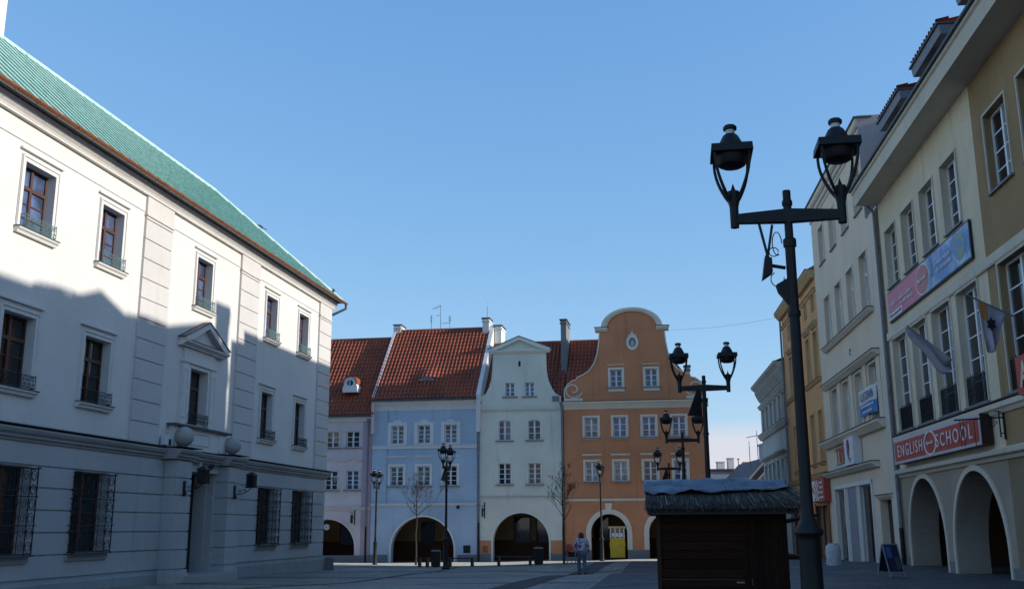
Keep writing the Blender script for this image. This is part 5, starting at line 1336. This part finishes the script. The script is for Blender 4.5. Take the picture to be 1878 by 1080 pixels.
def lamp_data():
    if LAMPD: return LAMPD
    b = MB(); b.lathe([(.19,-.3),(.19,.05),(.13,.12),(.12,.2),(.106,1.22),(.11,1.25),(.148,1.29),(.148,1.31),(.088,1.40),(.07,1.46),(.062,1.6),(.058,2.6),(.053,4.0),(.054,4.3)], (0,0,0), 20)
    b.lathe([(.068,4.28),(.07,4.3),(.07,4.36),(.05,4.38)], (0,0,0), 16); b.lathe([(.066,3.52),(.068,3.53),(.068,3.57),(.066,3.58)], (0,0,0), 14)
    b.lathe([(.045,4.3),(.043,4.91),(.03,4.915),(0,4.915)], (0,0,0), 14); b.lathe([(.052,4.74),(.056,4.75),(.056,4.79),(.05,4.8)], (0,0,0), 12)
    LAMPD['pole'] = b.done(M_BLACK, 'pole')
    b = MB()
    for s_ in (-1, 1): b.hull([(0,-.045,4.55),(0,.045,4.55),(0,.045,4.70),(0,-.045,4.70)],[(s_*.565,-.035,4.565),(s_*.565,.035,4.565),(s_*.565,.035,4.665),(s_*.565,-.035,4.665)])
    LAMPD['arm'] = b.done(M_BLACK, 'arm')
    for s_ in (-1, 1):
        h, c, rb, nk, cp = lantern_mesh(s_*.565)
        LAMPD[s_] = (h.done(M_BLACK,'lantern'), c.done(M_BLACK,'lantern_cup'), [r.done(M_BLACK,'rib') for r in rb], nk.done(M_NECK,'neck'), cp.done(M_BLACK,'cap'))
    b = MB()       # horn loudspeaker on a strap, with its loose cable
    b.tube([(-.06,0,4.05),(-.2,0,4.08)], .02, 6)
    b.hull([(-.2,-.07,4.0),(-.2,.07,4.0),(-.2,.07,4.15),(-.2,-.07,4.15)],[(-.31,-.09,3.93),(-.31,.09,3.93),(-.27,.09,4.18),(-.27,-.09,4.18)])
    b.hull([(-.02,-.03,3.95),(-.02,.03,3.95),(-.02,.03,3.6),(-.02,-.03,3.6)],[(-.17,-.06,3.86),(-.17,.06,3.86),(-.15,.06,3.79),(-.15,-.06,3.79)])
    b.bar((-.24,-.05,4.16),(-.31,-.02,4.54),.026); b.bar((-.24,.05,4.16),(-.17,.02,4.54),.026)
    LAMPD['speaker'] = b.done(M_BLACK, 'loudspeaker')
    b = MB(); b.tube([(-.13+.05*math.cos(k*.42),.03,4.33+.13*math.sin(k*.42)) for k in range(13)], .006, 5); b.tube([(-.15+.07*math.cos(k*.45+2),.0,3.93+.08*math.sin(k*.45+2)) for k in range(11)], .006, 5)
    b.tube([(-.17+.05*math.cos(t*.6),.03,4.24+.05*math.sin(t*.6)) for t in range(11)], .006, 5)
    LAMPD['cable'] = b.done(M_BLACK, 'cable')
    b = MB(); b.hull([(-.07,-.03,3.95),(-.07,.03,3.95),(-.07,.03,4.55),(-.07,-.03,4.55)],[(-.40,-.16,4.0),(-.40,.16,4.0),(-.16,.05,4.62),(-.16,-.05,4.62)])
    b.bar((-.02,0,4.3),(-.1,0,4.3),.05); LAMPD['flood'] = b.done(M_BLACK, 'floodlight')
    return LAMPD
def street_lamp(x, y, ang, scale, label, gear=None, z=None):
    D = lamp_data()
    e = bpy.data.objects.new('street_lamp', None); COL.objects.link(e); e.location = (x, y, ground(x,y) if z is None else z); e.rotation_euler = (0,0,ang); e.scale = (1,1,1) if scale == 1 else (scale,)*3
    tagit(e, label, 'street lamp', 'black two-armed street lamps on the square')
    def put(n, me, par=None):
        o = bpy.data.objects.new(n, me); COL.objects.link(o); o.parent = par or e; return o
    put('pole', D['pole']); put('arm', D['arm'])
    for s_ in (-1, 1):
        h = put('lantern', D[s_][0]); put('lantern_cup', D[s_][1], h)
        for r in D[s_][2]: put('rib', r, h)
        put('neck', D[s_][3], h); put('cap', D[s_][4], h)
    if gear == 'speaker': put('cable', D['cable'], put('loudspeaker', D['speaker']))
    if gear == 'flood': put('floodlight', D['flood'])
street_lamp(2.987, 10.6, R(-9), 1., 'nearest and tallest looking black twin lamp, standing by the thatched stall', 'speaker', .63)
street_lamp(4.50, 23.9, R(-6), 1.0, 'second nearest black twin lamp, rising behind the stall roof', 'flood', .52)
street_lamp(6.11, 37.0, R(-6), 1.0, 'third black twin lamp behind the stall, in front of the orange house')
street_lamp(7.85, 52.0, R(-6), .98, 'farthest black twin lamp of the line behind the stall', 'flood')
street_lamp(-7.46, 57.0, R(82), .90, 'black twin lamp before the gap of lilac and blue houses', None, -.06)
street_lamp(-3.12, 48.9, R(77), 1.0, 'black twin lamp standing before the blue house arch', 'flood', .10)
street_lamp(4.69, 55.5, R(82), .92, 'black lamp seen edge-on before the keystone arch of the orange house', None, .12)
b = MB(); A_ = FR.w(17.94,.2,13.2); B_ = F2.w(-25.3,.1,14.0)
b.tube([A_.lerp(B_,k/14)-Vector((0,0,.18*math.sin(math.pi*k/14))) for k in range(15)], .0055, 4); single('overhead_cable', b, M_IRON, 'thin cable strung across the sky from the orange gable to the ochre house', 'cable')

# ------------------------------------------------------------------ THATCHED MARKET STALL
FS = Frame(2.62, 19.0, R(-8.2)); SW, SD = 2.26, 2.3; g0 = .6
M_STALL = planks('stall_boards', (.040,.0165,.009), 2, .16, .85); M_STALLV = planks('stall_door_boards', (.032,.0135,.0075), 0, .13, .85)
M_TARP = simple('blue_grey_tarpaulin', (.115,.13,.165), .45, var=.45, scale=3., spec=.5, bumpk=.3)
t = Thing('market_stall', 'dark plank market stall with thatched roof and blue-grey tarpaulin on its ridge', 'market stall', FS, (1.2,1.1,g0))
b = MB(); b.box(0,SW,0,.04,.2,2.3); b.box(0,.04,.04,SD,.2,2.3); b.box(SW-.04,SW,.04,SD,.2,1.45); b.box(.04,SW-.04,SD-.04,SD,.2,2.3); t.part('walls', b, M_STALL)
for xa, xb in ((-.025,.05),(SW-.05,SW+.02),(1.52,1.555)):
    b = MB(); b.box(xa,xb,-.03,-.001,.2,2.28); t.part('corner_trim', b, planks('stall_trim',(.085,.045,.03) if xa < 0 else (.03,.015,.009),0,.5) if xa < 0 else M_STALLV)
b = MB(); b.box(1.56,SW-.055,-.018,-.002,.25,2.26); d_ = t.part('door', b, M_STALLV); b = MB(); b.tube([(1.63,-.02,.98),(1.63,-.06,.98),(1.63,-.06,1.06),(1.63,-.02,1.06)],.012,6); t.part('handle', b, M_ZINC, parent=d_); b = MB(); b.box(1.36,1.5,-.03,-.002,1.0,1.03); t.part('hinge', b, M_ZINC)
b = MB(); b.box(.04,1.5,-.022,-.002,1.05,1.075); t.part('batten', b, M_DOORW)
b = MB(); b.hull([(SW,.2,2.02),(SW,SD-.2,2.02),(SW,SD-.2,2.06),(SW,.2,2.06)],[(SW+.62,.2,2.16),(SW+.62,SD-.2,2.16),(SW+.62,SD-.2,2.2),(SW+.62,.2,2.2)]); t.part('flap', b, M_STALL)
b = MB(); b.box(SW,SW+.3,.2,SD-.2,1.4,1.45); t.part('counter', b, M_STALL)
# roof: core slab plus many reeds with ragged ends
ez_, ey_, ry_, rz_ = 2.27, -.40, 1.12, 2.70
b = MB(); b.prism_x([(ey_+.06,ez_),(ry_,rz_-.05),(2*ry_-ey_-.06,ez_),(2*ry_-ey_-.06,ez_-.08),(ry_,rz_-.16),(ey_+.06,ez_-.08)], -.17, SW+.2); rf = t.part('roof', b, M_DOORW)
def reed_mat():
    m, nt, bs = nodes_of('weathered_reed')
    oi = nt.nodes.new('ShaderNodeNewGeometry')
    c = ramp(nt, oi.outputs['Random Per Island'], .0, 1., (.020,.016,.012,1), (.46,.36,.24,1)); 
    r_ = nt.nodes[-1]; e_ = r_.color_ramp.elements.new(.72); e_.color = (.055,.044,.033,1); e_ = r_.color_ramp.elements.new(.9); e_.color = (.13,.10,.072,1)
    nt.links.new(c, bs.inputs['Base Color']); bs.inputs['Roughness'].default_value = .8; return m
b = MB(); rnd = random.Random(3)
sl_ = Vector((0, ry_-ey_, rz_-ez_)); up_ = Vector((0,-(rz_-ez_),ry_-ey_)).normalized()
for layer in range(3):
    for i in range(1300):
        x = -.2+rnd.random()*(SW+.42); t0 = -.04+rnd.random()*.06 if layer == 0 else rnd.uniform(-.02,.62); t1 = t0+rnd.uniform(.3,.55); w = rnd.uniform(.004,.008); sk = rnd.uniform(-.03,.03)+(.16*max(0,(x-1.3)/1.2) if layer else .08*max(0,(x-1.3)/1.2))
        p = Vector((x+sk,ey_,ez_))+sl_*t0+up_*(.025+.016*layer+rnd.random()*.02); q = Vector((x,ey_,ez_))+sl_*min(t1,1.)+up_*(.02+.018*layer+rnd.random()*.015)
        if layer == 0 and rnd.random() < .5: p.z -= rnd.random()*.02
        b.bar(p, q, w, w*.6)
for i in range(500):       # back slope
    x = -.2+rnd.random()*(SW+.42); p = Vector((x,2*ry_-ey_,ez_+.04)); q = Vector((x,ry_,rz_+.02)); b.bar(p+(q-p)*rnd.uniform(-.03,.05), p+(q-p)*rnd.uniform(.8,1.), .016, .008)
for i in range(700):      # hanging fringe at the eave and the ends
    x = -.2+rnd.random()*(SW+.42); z1 = ez_+rnd.uniform(.0,.06); b.bar((x,ey_-.02+rnd.random()*.04,z1),(x+rnd.uniform(-.015,.03),ey_-.03+rnd.random()*.05,z1-rnd.uniform(.015,.06)), .007, .005)
t.part('thatch', b, reed_mat(), parent=rf, kind='stuff')
b = MB(); b.smooth = True; nx_ = 60; rows = []
for j in range(13):
    v = j/12; row = []
    for i in range(nx_+1):
        u = i/nx_; x = -.24+u*(SW+.40)
        reach = .50+.03*math.sin(u*5)+.02*math.sin(u*17)-.25*max(0,u-.55)
        s_ = (v-.35)/.65*reach if v > .35 else -(.35-v)/.35*.5
        y = ry_-s_*(ry_-ey_); z = rz_-abs(s_)*(rz_-ez_)+.125+.03*math.exp(-s_*s_*40)
        wr = noise.noise(Vector((x*2.2, s_*6, 3)))*.05+noise.noise(Vector((x*6+s_*9, s_*14, 1)))*.034+noise.noise(Vector((x*15-s_*20, s_*9, 5)))*.012
        row.append(b.bm.verts.new((x, y, z+wr+.035*math.sin(u*math.pi*1.0)*(1 if abs(s_) < .3 else .5))))
    rows.append(row)
for r0, r1 in zip(rows, rows[1:]):
    for i in range(nx_): b.bm.faces.new((r0[i],r0[i+1],r1[i+1],r1[i]))
tp = t.part('tarpaulin', b, M_TARP, parent=rf); md = tp.modifiers.new('thickness','SOLIDIFY'); md.thickness = .006
b = MB(); b.tube([(1.28,ry_-.02,rz_+.13),(1.3,ey_+.55,ez_+.36)],.012,5); t.part('rope', b, M_ZINC, parent=rf)

# ------------------------------------------------------------------ trees, benches, bins, board, sacks
M_BARK = simple('dark_bark', (.045,.035,.03), .9, var=.4, scale=20, bumpk=.5)
def bare_tree(x, y, z, h, spread, seed, label, trunk_h, flat):
    t = Thing('bare_tree', label, 'tree', WORLD, (x,y,z), 'young bare trees before the row of houses')
    rn = random.Random(seed)
    tr = MB(); cr = MB(); top = Vector((x,y,z+h)); wob_ = [Vector((rn.uniform(-.03,.03),rn.uniform(-.03,.03),0)) for _ in range(9)]
    pts = [Vector((x,y,z-.1)).lerp(top, k/8)+wob_[k] for k in range(9)]
    tr.tube(pts, [.062-.006*k for k in range(9)], 8)
    def grow(p, d, l, r, n):
        q = p; ps = [p]; rs = [r]
        for k in range(4):
            d = (d+Vector((rn.uniform(-.16,.16),rn.uniform(-.16,.16),rn.uniform(-.02,.17)))).normalized(); q = q+d*l/4; ps.append(q); rs.append(max(.0035, r*(1-.13*(k+1))))
        cr.tube(ps, rs, 4, cap=False)
        if n <= 0: return
        for k in range(2+(rn.random() < .65)):
            i = rn.choice((2,3,4)); a = rn.uniform(0, 6.28); nd = (d+Vector((math.cos(a),math.sin(a),rn.uniform(-.05,.55)))*rn.uniform(.5,.95)).normalized()
            grow(ps[i], nd, l*rn.uniform(.55,.78), max(.0035, rs[i]*.66), n-1)
    for k in range(11):
        zz = trunk_h+(h-trunk_h)*(k/11)**1.2*.92; a = k*2.4+rn.uniform(-.4,.4)
        L_ = spread*(1.-.55*k/11)*rn.uniform(.8,1.1); d = Vector((math.cos(a),math.sin(a),flat+rn.uniform(0,.5))).normalized()
        grow(Vector((x,y,z+zz)), d, L_, .026-.0009*k, 4)
    t.part('trunk', tr, M_BARK); t.part('crown', cr, M_BARK)
bare_tree(-5.2, 56.4, -.06, 4.5, .95, 5, 'small bare tree before the blue house arch', 2.6, .35)
bare_tree(2.53, 52.6, .07, 4.75, .85, 11, 'taller slim bare tree between the mint and orange houses', 2.2, .95)
M_BENCH = simple('bench_dark_wood', (.03,.022,.018), .6)
def bench(x0, x1, y, a, label):
    z = ground((x0+x1)/2, y); c = (x0+x1)/2; L_ = x1-x0
    t = Thing('bench', label, 'bench', WORLD, (c,y,z), 'dark backless benches along the footpath', a)
    for k in range(3):
        b = MB(); b.box(-L_/2,L_/2,-.22+.15*k,-.09+.15*k,.41,.46); t.part('seat_slat', b, M_BENCH, keep=True)
    for s_ in (-1,1):
        b = MB(); b.box(s_*(L_/2-.12)-.05,s_*(L_/2-.12)+.05,-.2,.2,-.05,.405); t.part('leg', b, M_IRON, keep=True)
bench(-3.35, -1.95, 54.0, R(-9), 'dark bench right of the lamp before the blue house')
bench(-4.95, -4.3, 54.6, R(-9), 'short dark bench left of the bin before the blue house')
bench(-.85, 1.0, 53.4, R(-9), 'long dark bench before the mint house arch')
def bin_(x, y, label):
    z = ground(x, y); t = Thing('litter_bin', label, 'litter bin', WORLD, (x,y,z), 'dark litter bins along the footpath')
    b = MB(); b.hull([(-.22,-.22,.04),(.22,-.22,.04),(.22,.22,.04),(-.22,.22,.04)],[(-.25,-.25,.78),(.25,-.25,.78),(.25,.25,.78),(-.25,.25,.78)]); b.box(-.16,.16,-.16,.16,-.05,.04); t.part('body', b, M_BLACK, keep=True)
    b = MB(); b.hull([(-.26,-.26,.785),(.26,-.26,.785),(.26,.26,.785),(-.26,.26,.785)],[(-.18,-.18,.86),(.18,-.18,.86),(.18,.18,.86),(-.18,.18,.86)]); t.part('lid', b, M_STONED, keep=True)
bin_(-3.95, 54.0, 'dark litter bin before the left part of the blue house arch'); bin_(1.3, 53.5, 'dark litter bin before the mint house arch')
t = Thing('pavement_board', 'blue folding pavement board standing before the beige house door', 'board', WORLD, (9.75,27.3,ground(9.75,27.3)), None, R(14))
t.e.scale = (.76,.8,.97)
def aboard(s_):
    f = MB(); ft = .34*s_
    for x in (-.29,.27): f.hull([(x,ft,0),(x+.03,ft,0),(x+.03,ft+.03*s_,0),(x,ft+.03*s_,0)],[(x,.0,.86),(x+.03,.0,.86),(x+.03,.03*s_,.86),(x,.03*s_,.86)])
    for z0 in (.12,.83): y = ft*(1-z0/.86); f.box(-.26,.27,y-.01,y+.012,z0,z0+.03)
    p = MB(); y0, y1 = ft*(1-.15/.86), ft*(1-.83/.86); p.hull([(-.26,y0,.15),(.27,y0,.15),(.27,y1,.83),(-.26,y1,.83)],[(-.26,y0+.012*s_,.15),(.27,y0+.012*s_,.15),(.27,y1+.012*s_,.83),(-.26,y1+.012*s_,.83)])
    return f, p
for s_ in (-1,1):
    f, p = aboard(s_); o = t.part('frame', f, simple('board_alu',(.4,.42,.44),.4,.5), keep=True); t.part('panel', p, simple('board_navy',(.02,.03,.06),.4), parent=o, keep=True)
def onpanel(x0,x1,z0,z1,m,name):
    b = MB(); q = lambda z: -.34*(1-z/.86)-.016
    b.hull([(x0,q(z0),z0),(x1,q(z0),z0),(x1,q(z1),z1),(x0,q(z1),z1)],[(x0,q(z0)+.006,z0),(x1,q(z0)+.006,z0),(x1,q(z1)+.006,z1),(x0,q(z1)+.006,z1)]); t.part(name, b, m, keep=True)
onpanel(-.2,.0,.5,.78,simple('print_blue',(.05,.12,.35),.4),'blue_picture'); onpanel(.06,.22,.2,.52,simple('print_slate',(.07,.09,.13),.4),'grey_picture')
def sack(x, y, h, r, seed, label):
    z = ground(x, y); b = MB(); rn = random.Random(seed)
    b.lathe([(0,0),(r*.9,.01),(r,.1*h),(r*.93,.35*h),(r*1.02,.6*h),(r*.9,.85*h),(r*.6,.95*h),(r*.75,h),(0,h*.97)], (0,0,0), 18, 1., .7)
    for v in b.bm.verts: v.co += v.co.normalized()*noise.noise(v.co*7+Vector((seed,0,0)))*.05
    o = single('sack', b, simple('white_sack',(.50,.52,.56),.7,var=.15,scale=9), label, 'sack', WORLD, (0,0,0), 'white sacks by the shopfront'); o.location = (x,y,z)
sack(11.12, 36.6, .78, .27, 1, 'bulging white sack standing left of the beige shopfront')
# guard rail posts / pushchair by the person
t = Thing('pushchair', 'dark pushchair with red hood standing left of the walking person', 'pushchair', WORLD, (2.95,53.2,ground(2.95,53.2)), None, R(20))
b = MB(); b.tube([(-.28,-.1,.95),(-.22,0,.85),(.2,0,.3)],.014,6); b.tube([(.26,0,.62),(-.2,0,.25)],.014,6); b.tube([(-.28,-.25,.95),(-.28,.2,.95)],.014,6); t.part('frame', b, M_ZINC, keep=True)
b = MB(); b.hull([(-.22,-.2,.32),(.24,-.2,.32),(.24,.2,.32),(-.22,.2,.32)],[(-.3,-.2,.6),(.28,-.2,.5),(.28,.2,.5),(-.3,.2,.6)]); t.part('seat', b, M_BLACK, keep=True)
b = MB(); b.smooth = True; b.lathe([(.0,.36),(.12,.34),(.22,.24),(.26,.1),(.25,.0)], (-.12,0,.6), 14, 1., .8); t.part('hood', b, simple('hood_red',(.45,.07,.035),.7), keep=True)
for x in (-.22,.22):
    for y in (-.2,.2):
        b = MB(); n = 14; b.tube([(x+.11*math.cos(2*math.pi*k/n),y,.115+.11*math.sin(2*math.pi*k/n)) for k in range(n+1)],.018,5,cap=False); b.tube([(x,y-.01,.115),(x,y+.01,.115)],.03,8); t.part('wheel', b, M_ZINC, keep=True)

# ------------------------------------------------------------------ person with patterned hooded jacket
def skin_body(name, verts, edges, radii, mat, root=0, sub_=2):
    me = bpy.data.meshes.new(name); me.from_pydata(verts, edges, []); o = bpy.data.objects.new(name, me); COL.objects.link(o)
    md = o.modifiers.new('skin','SKIN'); md.use_smooth_shade = True
    for i, r in enumerate(radii):
        v = me.skin_vertices[0].data[i]; v.radius = r if isinstance(r, tuple) else (r, r); v.use_root = (i == root)
    sb = o.modifiers.new('sub','SUBSURF'); sb.levels = sub_; sb.render_levels = sub_
    dg = bpy.context.evaluated_depsgraph_get(); dg.update()
    out = bpy.data.meshes.new_from_object(o.evaluated_get(dg)); bpy.data.objects.remove(o); bpy.data.meshes.remove(me)
    out.name = name; out.materials.clear(); out.materials.append(mat)
    for p in out.polygons: p.use_smooth = True
    return out
def merge(*ms):
    bm = bmesh.new()
    for m in ms: bm.from_mesh(m)
    me = bpy.data.meshes.new('person'); bm.to_mesh(me); bm.free(); me.materials.append(ms[0].materials[0])
    for p in me.polygons: p.use_smooth = True
    return me
M_SKIN = simple('skin', (.45,.27,.19), .6, var=.08)
# walking away (local +y), head bent, left foot forward; metres above the ground
J = dict(pel=(0,0,.90), sp=(0,.01,1.1), ch=(0,.02,1.30), nk=(0,.05,1.47), hd=(0,.12,1.56), tp=(0,.14,1.63),
         hl=(-.10,0,.86), kl=(-.11,.12,.48), al=(-.11,.05,.09), hr=(.10,0,.86), kr=(.11,.02,.48), ar=(.12,-.20,.13),
         sl=(-.20,.02,1.38), el=(-.27,-.04,1.11), wl=(-.25,.08,.87), sr=(.20,.02,1.38), er=(.28,.02,1.11), wr=(.26,.10,.87))
V = [J[k] for k in ('pel','sp','ch','nk','hd','tp','hl','kl','al','hr','kr','ar','sl','el','wl','sr','er','wr')]
ix = {k:i for i,k in enumerate(('pel','sp','ch','nk','hd','tp','hl','kl','al','hr','kr','ar','sl','el','wl','sr','er','wr'))}
E_ = [('pel','sp'),('sp','ch'),('ch','nk'),('nk','hd'),('hd','tp'),('pel','hl'),('hl','kl'),('kl','al'),('pel','hr'),('hr','kr'),('kr','ar'),('ch','sl'),('sl','el'),('el','wl'),('ch','sr'),('sr','er'),('er','wr')]
rad = dict(pel=(.14,.10), sp=(.13,.095), ch=(.15,.10), nk=.055, hd=(.08,.10), tp=(.065,.08), hl=.085, kl=.055, al=.038, hr=.085, kr=.055, ar=.038, sl=.055, el=.042, wl=.028, sr=.055, er=.042, wr=.028)
body = skin_body('person', V, [(ix[a],ix[c]) for a,c in E_], [rad[k] for k in ix], M_SKIN, 0, 2)
def hand(w, s_):
    w = Vector(w); pv = [w, w+Vector((0,.015,-.06)), w+Vector((0,.02,-.085))]; ms = [skin_body('h', [tuple(p) for p in pv], [(0,1),(1,2)], [(.018,.026),(.018,.040),(.014,.038)], M_SKIN, 0, 1)]
    for k, (dy, ln) in enumerate(((-.028,.062),(-.009,.075),(.011,.080),(.030,.070))):
        a = pv[2]+Vector((0,dy,-.0)); p2 = a+Vector((-s_*.006,.006,-ln*.5)); p3 = p2+Vector((-s_*.016,.012,-ln*.42)); ms.append(skin_body('f', [tuple(a+Vector((0,0,.02))),tuple(a),tuple(p2),tuple(p3)], [(0,1),(1,2),(2,3)], [.009,.009,.008,.0065], M_SKIN, 0, 1))
    a = pv[1]+Vector((0,.035,.02)); ms.append(skin_body('t', [tuple(a),tuple(a+Vector((-s_*.012,.028,-.025))),tuple(a+Vector((-s_*.022,.04,-.055)))], [(0,1),(1,2)], [.012,.010,.008], M_SKIN, 0, 1))
    return ms
face = MB(); h = Vector((0,.13,1.585)); face.smooth = True
face.tube([h+Vector((0,.085,.015)),h+Vector((0,.115,-.02)),h+Vector((0,.09,-.03))],[.008,.014,.008],6)
for s_ in (-1,1):
    face.lathe([(0,-.03),(.014,-.02),(.018,0),(.014,.02),(0,.03)], (s_*.085,.10,1.575), 8)
face.tube([h+Vector((-.025,.088,-.05)),h+Vector((0,.095,-.052)),h+Vector((.025,.088,-.05))],.006,5)
fm_ = face.done(M_SKIN, 'face')
me = merge(body, fm_, *hand(J['wl'],-1), *hand(J['wr'],1))
PX, PY = 2.83, 43.4
per = bpy.data.objects.new('person', None); COL.objects.link(per); per.location = (PX, PY, ground(PX,PY)); per.rotation_euler = (0,0,R(6))
tagit(per, 'person walking away in purple and black patterned jacket with dark hood and jeans', 'person')
def pp(n, m): o = bpy.data.objects.new(n, m); COL.objects.link(o); o.parent = per; return o
pp('body', me)
b = MB()
for s_ in (-1,1): b.lathe([(0,-.012),(.010,-.006),(.012,0),(.010,.006),(0,.012)], (s_*.032,.218,1.60), 8)
pp('eyes', b.done(M_BLACK,'eyes'))
def jacket_mat():
    m, nt, bs = nodes_of('patterned_jacket')
    tc_ = nt.nodes.new('ShaderNodeTexCoord')
    v = N(nt,'ShaderNodeTexVoronoi',Scale=11.); nt.links.new(tc_.outputs['Object'], v.inputs['Vector']); w_ = N(nt,'ShaderNodeTexNoise',Scale=13.,Detail=3); nt.links.new(tc_.outputs['Object'], w_.inputs['Vector'])
    c = mixc(nt, ramp(nt, w_.outputs['Fac'], .44, .50), (.015,.015,.03), (.30,.26,.46)); c = mixc(nt, ramp(nt, v.outputs['Distance'], .50, .56), c, (.55,.50,.55))
    nt.links.new(c, bs.inputs['Base Color']); bs.inputs['Roughness'].default_value = .8; return m
MJ = jacket_mat()
jv = dict(J); JV = ['pel2','sp','ch','nk2','sl','el','wl2','sr','er','wr2']
jv['pel2'] = (0,0,.86); jv['nk2'] = (0,.04,1.44); jv['wl2'] = (-.252,.06,.90); jv['wr2'] = (.262,.09,.90)
ji = {k:i for i,k in enumerate(JV)}
jr = dict(pel2=(.195,.145), sp=(.19,.14), ch=(.20,.14), nk2=(.10,.09), sl=.085, el=.072, wl2=.056, sr=.085, er=.072, wr2=.056)
pp('jacket', skin_body('jacket', [jv[k] for k in JV], [(ji[a],ji[c]) for a,c in (('pel2','sp'),('sp','ch'),('ch','nk2'),('ch','sl'),('sl','el'),('el','wl2'),('ch','sr'),('sr','er'),('er','wr2'))], [jr[k] for k in JV], MJ, 0, 2))
b = MB(); b.smooth = True; b.lathe([(.10,-.10),(.125,-.03),(.122,.05),(.10,.11),(.055,.145),(0,.155)], (0,.09,1.545), 16, .95, 1.05); pp('hood', b.done(simple('hood_dark',(.03,.03,.05),.8),'hood'))
TV = ['pel','hl','kl','al2','hr','kr','ar2']; tv = dict(J); tv['al2'] = (-.11,.055,.10); tv['ar2'] = (.12,-.185,.15); ti = {k:i for i,k in enumerate(TV)}
tr_ = dict(pel=(.155,.115), hl=.105, kl=.083, al2=.075, hr=.105, kr=.083, ar2=.075)
pp('jeans', skin_body('jeans', [tv[k] for k in TV], [(ti[a],ti[c]) for a,c in (('pel','hl'),('hl','kl'),('kl','al2'),('pel','hr'),('hr','kr'),('kr','ar2'))], [tr_[k] for k in TV], simple('blue_jeans',(.085,.125,.20),.85,var=.3,scale=8), 0, 2))
for s_, c in ((-1,(-.11,.06,.0)),(1,(.12,-.19,.0))):
    tilt = 0 if s_ < 0 else .06
    pp('shoe', skin_body('shoe', [(c[0],c[1]-.04,.05+tilt),(c[0],c[1]+.06,.045+tilt*.4),(c[0],c[1]+.17,.038)], [(0,1),(1,2)], [(.045,.05),(.048,.045),(.036,.03)], M_BLACK, 0, 1))

# ------------------------------------------------------------------ beyond the gap in the street
M_GREYW = plaster('far_grey_wall', (.33,.36,.40), .1, .2); M_DARKR = tiles('far_dark_tiles', (.11,.055,.05))
t = Thing('far_house', 'low grey flat-fronted house far down the side street', 'house', WORLD, (19,100,.3))
b = MB(); b.box(14.5,26,100,112,-1,7.15); t.part('wall', b, M_GREYW); b = MB(); b.box(14.4,26.1,99.8,112,7.15,7.3); t.part('roof', b, M_DARKR)
for x0, x1, z1, m_ in ((19.9,20.6,7.95,M_TRIM),(20.95,21.5,8.3,M_TRIM),(22.45,22.95,7.9,M_ORANGE)):
    b = MB(); b.box(x0,x1,100.5,101.2,7.3,z1); b.box(x0-.05,x1+.05,100.45,101.25,z1,z1+.1); t.part('chimney', b, m_)
b = MB(); b.tube([(21.95,100.6,7.3),(21.95,100.6,8.3)],.04,6); b.lathe([(0,-.1),(.12,0),(0,.12)],(21.95,100.6,8.25),8); t.part('vent_pipe', b, M_IRON)
t = Thing('far_house', 'dark red steep roofed house far down the side street beside the pale house', 'house', WORLD, (23,88,.3))
b = MB(); b.box(18.6,24,86,98,-1,4.6); t.part('wall', b, M_CREAM)
b = MB(); b.hull([(18.2,85.8,4.3),(18.2,98,4.3),(24.2,98,4.3),(24.2,85.8,4.3)],[(21.4,86.2,7.6),(21.4,98,7.6),(24.2,98,7.6),(24.2,86.2,7.6)]); t.part('roof', b, M_DARKR)
b = MB(); b.bar((19.4,85.85,4.75),(21.8,86.05,7.2),.16); b.bar((18.2,85.75,4.35),(21.45,86.1,7.65),.14); t.part('verge_board', b, M_ZINC)
b = MB(); b.box(21.0,21.9,86.5,88,6.5,8.55); b.box(20.93,21.97,86.4,88.1,8.55,8.7); t.part('chimney', b, simple('chimney_sheet',(.25,.25,.29),.5))
b = MB(); b.tube([(20.2,88,6.6),(20.2,88,9.0)],.03,4); b.tube([(20.9,88,7.2),(20.9,88,9.9)],.03,4); b.tube([(20.0,88,9.3),(21.0,88,9.5)],.03,4); t.part('aerial', b, M_ZINC)
